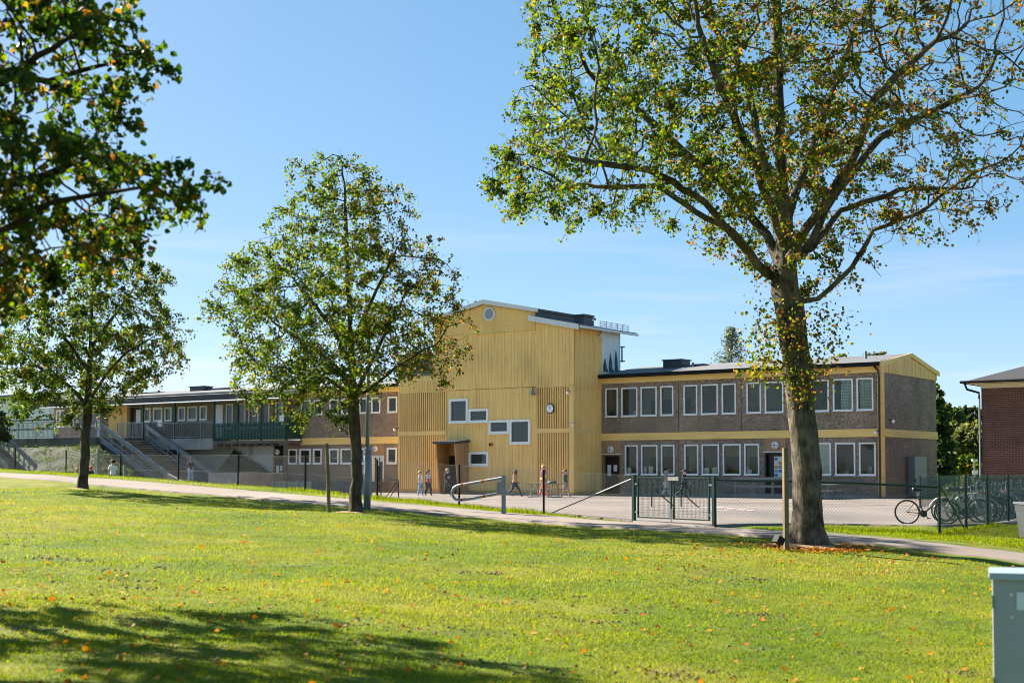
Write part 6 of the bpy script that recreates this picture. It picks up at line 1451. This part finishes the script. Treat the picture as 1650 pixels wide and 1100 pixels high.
def person(label, pos, face, h, top, legs, hair, skin_c=SKIN, stride=.0, arm=.1, child=True, sleeves=True, vest=None, shoes=(.05, .05, .05), long_hair=False, cap=None, bag=None, print_=None, lean=.0, shorts=False, swing_bag=None, bun=False, arms_up=0., skirt=None, trouser=True):
    """face = heading angle (direction the body faces, radians from +x)"""
    root = thing('person', label, 'person', tuple(pos), face - PI / 2)
    hd = .105 if child else .086                                       # head radius share
    s = h; st = stride
    def V(x, y, z): return Vector((x * s, y * s + lean * max(0, z - .5) * s, z * s))
    hipw, shw = .052, (.098 if child else .105)
    J = {}
    J['pel'] = V(0, 0, .51); J['wa'] = V(0, .0, .6); J['ch'] = V(0, .005, .70); J['nk'] = V(0, .0, .81); J['hd0'] = V(0, .008, .865); J['hd1'] = V(0, .012, .925); J['hd2'] = V(0, .0, .965); J['nose'] = V(0, .075, .895)
    leg = {}
    for sd, sg in ((-1, 1), (1, -1)):
        f = st * sg; hip = V(sd * hipw, 0, .49); knee = V(sd * hipw, f * .13 + .015 + (.05 if f < 0 else .03) * abs(st), .275); ank = V(sd * hipw, f * .27 - (.05 * abs(st) if f < 0 else 0), .045 + (.06 * abs(st) if f < 0 else 0)); toe = ank + V(0, .075, -.018) - V(0, 0, 0); leg[sd] = (hip, knee, ank, toe)
    armj = {}
    for sd, sg in ((-1, -1), (1, 1)):
        f = st * sg * .9; sh = V(sd * shw, 0, .785); el = V(sd * (shw + .035), f * .09 - .02, .635); wr = V(sd * (shw + .03 - .03 * arm), f * .2 + .08 * arm + .03, .5 + .1 * arm + abs(f) * .03); ha = wr + V(0, .012 + f * .02, -.05); armj[sd] = (sh, el, wr, ha)
    # body
    vs = [J['pel'], J['wa'], J['ch'], J['nk'], J['hd0'], J['hd1'], J['hd2'], J['nose']]; ed = [(0, 1), (1, 2), (2, 3), (3, 4), (4, 5), (5, 6), (5, 7)]
    rd = [(.085 * s, .06 * s), (.075 * s, .055 * s), (.09 * s, .06 * s), .032 * s, .06 * s * hd / .1, .074 * s * hd / .1, .05 * s * hd / .1, .012 * s]
    for sd in (-1, 1):
        b = len(vs); hip, kn, an, to = leg[sd]; vs += [hip, kn, an, to]; rd += [.052 * s, .035 * s, .022 * s, .02 * s]; ed += [(0, b), (b, b + 1), (b + 1, b + 2), (b + 2, b + 3)]
        b = len(vs); sh, el, wr, ha = armj[sd]; vs += [sh, el, wr, ha]; rd += [.03 * s, .023 * s, .016 * s, .017 * s]; ed += [(2, b), (b, b + 1), (b + 1, b + 2), (b + 2, b + 3)]
        dirh = (ha - wr).normalized()
        for k in range(4):
            q = len(vs); o_ = Vector((0, (k - 1.5) * .0085 * s, 0)); vs += [ha + dirh * .012 * s + o_, ha + dirh * (.03 - .004 * abs(k - 1.3)) * s + o_ + Vector((-sd * .004 * s, .002 * s, 0))]; rd += [.0052 * s, .0045 * s]; ed += [(b + 3, q), (q, q + 1)]
        q = len(vs); vs += [ha + Vector((0, .018 * s, .004 * s)), ha + Vector((-sd * .004 * s, .028 * s, -.012 * s))]; rd += [.0055 * s, .0045 * s]; ed += [(b + 3, q), (q, q + 1)]
    skin('body', vs, ed, rd, cmat(skin_c, 'skin'), root)
    # top
    tm = cmat(top); v2 = [J['wa'], J['ch'], J['nk'] - Vector((0, 0, .012 * s)), J['pel'] + Vector((0, 0, .015 * s))]; e2 = [(0, 1), (1, 2), (0, 3)]; r2 = [(.09 * s, .068 * s), (.116 * s, .084 * s), .05 * s, (.108 * s, .084 * s)]
    for sd in (-1, 1):
        b = len(v2); sh, el, wr, ha = armj[sd]; end = wr + (ha - wr) * .1 if sleeves else sh + (el - sh) * .75; v2 += [sh, (el if sleeves else sh + (el - sh) * .5), end]; r2 += [.05 * s, .041 * s if sleeves else .046 * s, .031 * s if sleeves else .043 * s]; e2 += [(1, b), (b, b + 1), (b + 1, b + 2)]
    skin('shirt', v2, e2, r2, tm, root)
    if vest: skin('vest', [J['wa'], J['ch'] + Vector((0, 0, .02 * s)), J['pel'] + Vector((0, 0, .03 * s))], [(0, 1), (0, 2)], [(.105 * s, .082 * s), (.112 * s, .084 * s), (.108 * s, .086 * s)], cmat(vest, 'hi_vis'), root); m = MB(); m.tube([tuple(V(0, 0, .585)), tuple(V(0, 0, .605))], .108 * s, 12); m.build('reflective_strip', 'white_metal', root)
    # trousers
    if trouser:
        lm = cmat(legs); v3 = [J['pel'] - Vector((0, 0, .0))]; r3 = [(.094 * s, .07 * s)]; e3 = []
        for sd in (-1, 1):
            b = len(v3); hip, kn, an, to = leg[sd]; end = an + (kn - an) * (.02 if not shorts else 1.05); kn2 = kn if not shorts else hip + (kn - hip) * .6; v3 += [hip, kn2, end]; r3 += [.068 * s, .054 * s if not shorts else .062 * s, .042 * s if not shorts else .06 * s]; e3 += [(0, b), (b, b + 1), (b + 1, b + 2)]
        skin('trousers', v3, e3, r3, lm, root)
    for sd in (-1, 1):
        hip, kn, an, to = leg[sd]; skin('shoe', [an - Vector((0, .012 * s, .012 * s)), an + Vector((0, .035 * s, -.02 * s)), to + Vector((0, .0, -.004 * s))], [(0, 1), (1, 2)], [.03 * s, .026 * s, .022 * s], cmat(shoes, 'shoe'), root)
    # face and hair
    hc = (J['hd1'] + J['hd0']) / 2 + Vector((0, .0, .012 * s)); hr = .078 * s * hd / .1
    m = MB()
    for sd in (-1, 1): m.ball(tuple(hc + Vector((sd * .026 * s, hr * .93, -.012 * s))), .0075 * s, 6, 5)
    m.build('eye', 'black', root); m = MB(); m.bar(tuple(hc + Vector((-.018 * s, hr * .93, -.047 * s))), tuple(hc + Vector((.018 * s, hr * .93, -.047 * s))), .01 * s, .007 * s); m.build('mouth', cmat((.4, .12, .1), 'lip'), root)
    m = MB()
    for sd in (-1, 1): m.ball(tuple(hc + Vector((sd * hr * 1.0, 0, -.015 * s))), .016 * s, 6, 5, 0, (.5, 1, 1.3))
    m.build('ear', cmat(skin_c, 'skin'), root, smooth=True)
    m = MB(); vs4 = []; fs4 = []; sg_ = 14; rn_ = 7
    for i in range(rn_ + 1):
        for k in range(sg_):
            ph = 2 * PI * k / sg_; back = -math.sin(ph); mx = 1.05 + .62 * max(0, back) + (.35 * max(0, back) if long_hair else 0) - .12 * max(0, -back); th = mx * i / rn_
            q = hr * 1.15 * (1 + .05 * math.sin(5 * ph + i * 2)); vs4.append(tuple(hc + Vector((q * math.sin(th) * math.cos(ph), q * 1.06 * math.sin(th) * math.sin(ph) - .006 * s, q * 1.08 * math.cos(th) - .0 * s))))
    for i in range(rn_):
        for k in range(sg_): fs4.append((i * sg_ + k, (i + 1) * sg_ + k, (i + 1) * sg_ + (k + 1) % sg_, i * sg_ + (k + 1) % sg_))
    m.add(vs4, fs4)
    if bun: m.ball(tuple(hc + Vector((0, -hr * .6, hr * 1.15))), .035 * s, 8, 6)
    if long_hair: m.tube([tuple(hc + Vector((0, -hr * .75, 0))), tuple(hc + Vector((0, -hr * 1.0, -.1 * s))), tuple(hc + Vector((0, -hr * .9, -.17 * s)))], [hr * .75, hr * .6, hr * .3], 8)
    m.build('cap' if cap else 'hair', cmat(cap or hair, 'hair'), root, smooth=True)
    if cap: MB().box(-hr * .8, hr * .8, hr * .8, hr * 1.75, hc.z + hr * .25, hc.z + hr * .35).build('cap_peak', cmat(cap, 'hair'), root)
    if print_:
        m = MB(); c = V(0, 0, .69)
        for a, b_, w in print_: m.box(c.x + a[0] * s, c.x + b_[0] * s, -.1 * s if w else .083 * s, -.088 * s if w else .092 * s, c.z + a[1] * s, c.z + b_[1] * s)
        m.build('print', 'white', root)
    if skirt: skin('skirt', [J['pel'], V(.0, -.01, .4), V(.0, -.03, .2), V(0, -.04, .1)], [(0, 1), (1, 2), (2, 3)], [(.098 * s, .075 * s), (.1 * s, .085 * s), (.11 * s, .11 * s), (.12 * s, .12 * s)], cmat(skirt), root)
    return root, J, V
def gpos(px, py, Z):
    p = at(px, py, Z); return (p[0], p[1], hz(p[0], p[1]))
def gpos2(px, py, z=0.):
    x, y = G(px, py, z); return (x, y, hz(x, y) + .01)
RIGHT = math.atan2(XA[1], XA[0]); LEFT = RIGHT + PI; TOCAM = -PI / 2
person('child in beige jumper and pale blue jeans walking before the left slat screen', gpos2(677, 799), RIGHT + .2, 1.38, (.66, .56, .44), (.22, .38, .52), (.42, .27, .13), stride=.25, shoes=(.6, .62, .62))
rt, J, V = person('dark haired child in white t-shirt and black trousers beside the beige jumper', gpos2(690, 799), RIGHT + .1, 1.42, (.72, .7, .68), (.02, .022, .03), (.012, .01, .01), stride=.35, sleeves=False, arm=.9, long_hair=True)
m = MB(); m.ball((-.2, -.08, .82), .15, 9, 7, 0, (.6, 1, 1.3)); m.build('shoulder_bag', cmat((.02, .02, .025)), rt, smooth=True); m = MB(); m.tube([(.17, .12, .95), (.18, .16, .72)], [.05, .07], 8); m.build('red_jacket', cmat((.6, .05, .06)), rt)
person('blond child in black hoodie with white chest print walking by the booth', gpos2(721, 799), TOCAM + .5, 1.5, (.012, .014, .025), (.015, .017, .025), (.5, .36, .22), stride=.6, arm=.4, print_=[((-.035, .02), (.03, .035), 0), ((-.035, -.045), (-.018, .02), 0), ((.012, -.045), (.03, .02), 0), ((-.018, -.02), (.012, -.008), 0), ((-.03, -.06), (.03, -.05), 0)])
person('dark skinned child in tan shirt and navy jeans running right', gpos2(829, 800), RIGHT + .05, 1.42, (.5, .3, .14), (.02, .028, .06), (.01, .008, .007), SKIN_D, stride=1.0, arm=.3, lean=.12)
rt, J, V = person('adult in pink top, orange trousers and yellow safety vest by the picnic table', gpos2(876, 800), RIGHT + .1, 1.72, (.72, .16, .3), (.82, .3, .2), (.6, .42, .22), child=False, stride=.4, vest=(.75, .85, .06), bun=True, shoes=(.6, .12, .08))
m = MB(); m.tube([(.1, .12, .92), (.16, .22, .55), (.2, .34, .12)], [.09, .14, .2], 10); m.build('orange_jacket', cmat((.9, .32, .15)), rt, smooth=True)
person('child in dark green jumper and beige shorts beside the picnic table', gpos2(911, 801), RIGHT + .1, 1.45, (.015, .09, .065), (.45, .36, .25), (.16, .07, .04), stride=.5, arm=.6, shoes=(.3, .3, .28), shorts=True)
person('child with black cap and black and white patterned top behind the gate', gpos2(1073, 801), RIGHT + .2, 1.52, (.32, .32, .32), (.55, .55, .58), (.02, .015, .012), SKIN, stride=.4, cap=(.01, .01, .012), shoes=(.1, .1, .1))
person('child in navy sports top with white sleeve print running behind the gate', gpos2(1102, 803), RIGHT + .1, 1.45, (.015, .02, .05), (.014, .015, .02), (.02, .015, .012), SKIN, stride=1.0, arm=.6, lean=.05, shoes=(.5, .5, .5), print_=[((-.07, .03), (.06, .055), 1)])
p = W(-47.6, -3.2); person('dark haired person in black jacket and pale jeans descending the stairs', (p[0], p[1], .62), RIGHT - .3, 1.62, (.015, .014, .016), (.33, .45, .6), (.015, .012, .01), child=False, stride=.3, arm=.8, long_hair=True, shoes=(.75, .75, .75))
person('boy in white t-shirt and blue shorts seen from behind below the path', (*at(182, 770, 57)[:2], at(182, 741, 57)[2] - 1.33), PI / 2 + .2, 1.35, (.75, .75, .76), (.08, .17, .24), (.025, .018, .014), sleeves=False, shorts=True, stride=.1)
person('small child in red cap and navy top beside the left trunk', (*at(146, 772, 58)[:2], at(146, 751.5, 58)[2] - 1.07), RIGHT, 1.08, (.015, .03, .1), (.05, .06, .1), (.2, .12, .06), cap=(.6, .05, .09), stride=.1)
tx, _ = loc_on(90, 700, -4.5); p = W(tx, -4.5); person('person in yellow safety vest standing behind the terrace railing', (p[0], p[1], TZ + .01 - .55), LEFT + 1.2, 1.7, (.7, .85, .06), (.03, .05, .08), (.05, .03, .02), child=False, vest=(.72, .9, .05))
tx, _ = loc_on(158, 690, -4.8); p = W(tx, -4.8); person('person in pale blue top and safety vest at the head of the stairs', (p[0], p[1], TZ + .01), RIGHT + .4, 1.5, (.35, .45, .65), (.3, .38, .5), (.45, .32, .15), child=True, vest=(.72, .9, .05))
tx, _ = loc_on(5, 680, -5.2); p = W(tx, -5.2); person('person in white top beyond the bush at the far left edge', (p[0], p[1], TZ + .01 + .2), RIGHT + .6, 1.72, (.75, .75, .76), (.05, .06, .1), (.015, .012, .01), child=False)
p = at(124, 771, 58.5); person('child in pale yellow shirt half hidden by the left trunk', (p[0], p[1], at(124, 754, 58.5)[2] - 1.05), TOCAM, 1.06, (.7, .6, .2), (.1, .1, .12), (.5, .38, .18))

# ------------------------------------------------------------------ bicycles
def wheel(parent, x, r=.33, seg=36):
    m = MB(); pts = [(x + (r - .035) * math.cos(2 * PI * k / seg), 0, r + (r - .035) * math.sin(2 * PI * k / seg)) for k in range(seg + 1)]; m.tube(pts, .012, 6, cap=False)
    for k in range(18): a = 2 * PI * k / 18; b = a + (.45 if k % 2 else -.45); m.tube([(x + .02 * math.cos(b), .02 if k % 2 else -.02, r + .02 * math.sin(b)), (x + (r - .035) * math.cos(a), 0, r + (r - .035) * math.sin(a))], .0016, 3, cap=False)
    m.tube([(x, -.045, r), (x, .045, r)], .022, 8); w = m.build('wheel', 'chrome', parent)
    t = MB(); t.tube([(x + (r - .018) * math.cos(2 * PI * k / seg), 0, r + (r - .018) * math.sin(2 * PI * k / seg)) for k in range(seg + 1)], .024, 7, cap=False); t.build('tyre', 'tyre', w, smooth=True); return w
BIKES = 'bicycles parked along the green fence'
def make_bike(label, loc, rz, fmat, bar_h=1.0, basket=False, guard=False):
    root = thing('bicycle', label, 'bicycle', loc, rz, BIKES)
    wheel(root, -.5); wheel(root, .52)
    f = MB(); bb_, st_, hdt, hdb, rx, fx = (-.08, 0, .29), (-.2, 0, .75), (.32, 0, .82), (.36, 0, .68), (-.5, 0, .33), (.52, 0, .33)
    for a, b, r in ((bb_, st_, .017), (st_, hdt, .018), (bb_, hdb, .021), (hdt, hdb, .023)): f.tube([a, b], r, 8)
    for y in (-.05, .05): f.tube([(bb_[0], y * .5, bb_[2]), (rx[0], y, rx[2])], .01, 6); f.tube([(st_[0], y * .4, st_[2] - .03), (rx[0], y, rx[2])], .009, 6)
    f.build('frame', fmat, root)
    k = MB()
    for y in (-.05, .05): k.tube([(.375, y, .64), (fx[0] - .03, y, .42), (fx[0], y, .33)], .014, 6)
    k.tube([(.375, -.06, .645), (.375, .06, .645)], .018, 6); k.build('fork', 'chrome', root)
    s = MB(); s.tube([(-.2, 0, .74), (-.235, 0, .9)], .013, 6); sp = s.build('seat_post', 'chrome', root)
    s = MB(); s.tube([(-.36, 0, .92), (-.28, 0, .93), (-.16, 0, .925), (-.08, 0, .92)], [.07, .075, .035, .02], 8); sd = s.build('saddle', 'plastic_black', root, smooth=True); sd.scale = (1, 1, 1)
    h = MB(); h.tube([(.32, 0, .8), (.29, 0, bar_h - .02)], .014, 6); h.tube([(.22, -.29, bar_h + .02), (.28, -.2, bar_h + .03), (.3, -.05, bar_h), (.3, .05, bar_h), (.28, .2, bar_h + .03), (.22, .29, bar_h + .02)], .013, 7); hb = h.build('handlebar', 'chrome', root)
    g = MB(); g.tube([(.22, -.31, bar_h + .02), (.25, -.23, bar_h + .026)], .019, 7); g.tube([(.22, .31, bar_h + .02), (.25, .23, bar_h + .026)], .019, 7); g.build('grip', 'plastic_black', hb)
    c = MB(); c.disc((-.08, -.075, .29), .095, 'y', .008, 20); c.bar((-.08, -.09, .29), (.04, -.09, .17), .014, .022); c.bar((-.08, .06, .29), (-.2, .06, .41), .014, .022); c.box(.0, .09, -.18, -.1, .155, .18); c.box(-.25, -.15, .07, .15, .4, .425); c.build('crankset', 'plastic_black', root)
    c = MB(); c.bar((-.08, -.07, .385), (-.5, -.07, .37), .006, .008); c.bar((-.08, -.07, .197), (-.5, -.07, .29), .006, .008); c.build('chain', 'black', root)
    if guard:
        for x in (-.5, .52): g = MB(); g.tube([(x + .375 * math.cos(a), 0, .33 + .375 * math.sin(a)) for a in np.linspace(.3, 2.9, 14)], .022, 5, cap=False); g.build('mudguard', fmat, root)
    if basket:
        g = MB(); 
        for z in (.78, .86, .94, 1.0): g.tube([(.42, -.16, z), (.7, -.16, z), (.7, .16, z), (.42, .16, z), (.42, -.16, z)], .006, 4)
        for y in (-.16, -.05, .05, .16): g.tube([(.42, y, .78), (.7, y, .78), (.7, y, 1.0)], .005, 4)
        g.build('basket', 'galv', root)
    return root
FM = {n: simple(n + '_frame_paint', c, .35, .0, .05) for n, c in (('black', (.015, .015, .017)), ('white', (.7, .7, .7)), ('red', (.45, .03, .04)), ('blue', (.04, .16, .45)), ('green', (.05, .4, .12)), ('silver', (.5, .5, .52)), ('teal', (.02, .25, .28)), ('pink', (.7, .2, .35)))}
row = np.array([.5, .866]); fdir = math.atan2(-.5, .866)
b1 = G(1493, 845); protos = []
protos.append(make_bike('black bicycle with bare frame standing clear at the left end of the row', (b1[0], b1[1], 0.008), fdir + .32, FM['black'], .95))
p0 = CORNER + row * 6.9 + np.array([-.866, .5]) * 1.0
cols = ['silver', 'white', 'green', 'black', 'red', 'silver', 'blue', 'black', 'teal', 'white', 'pink', 'blue', 'black', 'silver', 'red', 'teal', 'black', 'blue', 'silver', 'green']
proto2 = None
def copy_tree(o, parent=None):
    c = o.copy(); COL.objects.link(c); c.parent = parent
    for ch in o.children: copy_tree(ch, c)
    return c
ORD = ['second', 'third', 'fourth', 'fifth', 'sixth', 'seventh', 'eighth', 'ninth', 'tenth', 'eleventh', 'twelfth', 'thirteenth', 'fourteenth', 'fifteenth', 'sixteenth', 'seventeenth', 'eighteenth', 'nineteenth', 'twentieth', 'last']
pa_ = make_bike('', (0, 0, 0), 0, FM['silver'], 1.08, True, True); pb_ = make_bike('', (0, 0, 0), 0, FM['silver'], 1.02, False, True); used = set()
for k, cname in enumerate(cols):
    src = pa_ if k % 3 == 1 else pb_
    b = src if src not in used else copy_tree(src); used.add(src)
    q = p0 + row * (k * .52) + RNG.normal(size=2) * .05
    b.location = (q[0], q[1], hz(q[0], q[1]) + .008); b.rotation_euler = (RNG.normal() * .05, 0, fdir + RNG.normal() * .1)
    b['label'] = '%s %s bicycle %sbehind the netted fence, counted from the row\'s left end' % (ORD[k], cname, 'with wire basket ' if src is pa_ else '')
    for ch in b.children:
        if ch.name.startswith(('frame', 'mudguard')): ch.material_slots[0].link = 'OBJECT'; ch.material_slots[0].material = FM[cname]
# rack hoops
rk = thing('bike_stand', 'long galvanised wheel rack holding the parked bicycles', 'bicycle rack', (p0[0], p0[1], 0), math.atan2(.866, .5))
MB().tube([(-.5, -.62, .45), (10.8, -.62, .45)], .025, 6).tube([(-.5, -.75, .04), (10.8, -.75, .04)], .025, 6).build('rail', 'galv', rk)
m = MB()
for k in range(21): x = -.3 + k * .52; m.tube([(x + .1, -.75, .04), (x + .1, -.5, .55), (x + .16, -.45, .6), (x + .2, -.5, .55), (x + .2, -.75, .04)], .012, 5)
m.build('hoop', 'galv', rk); MB().box(-.5, -.4, -.9, -.8, 0, .95).build('end_post', 'concrete', rk)
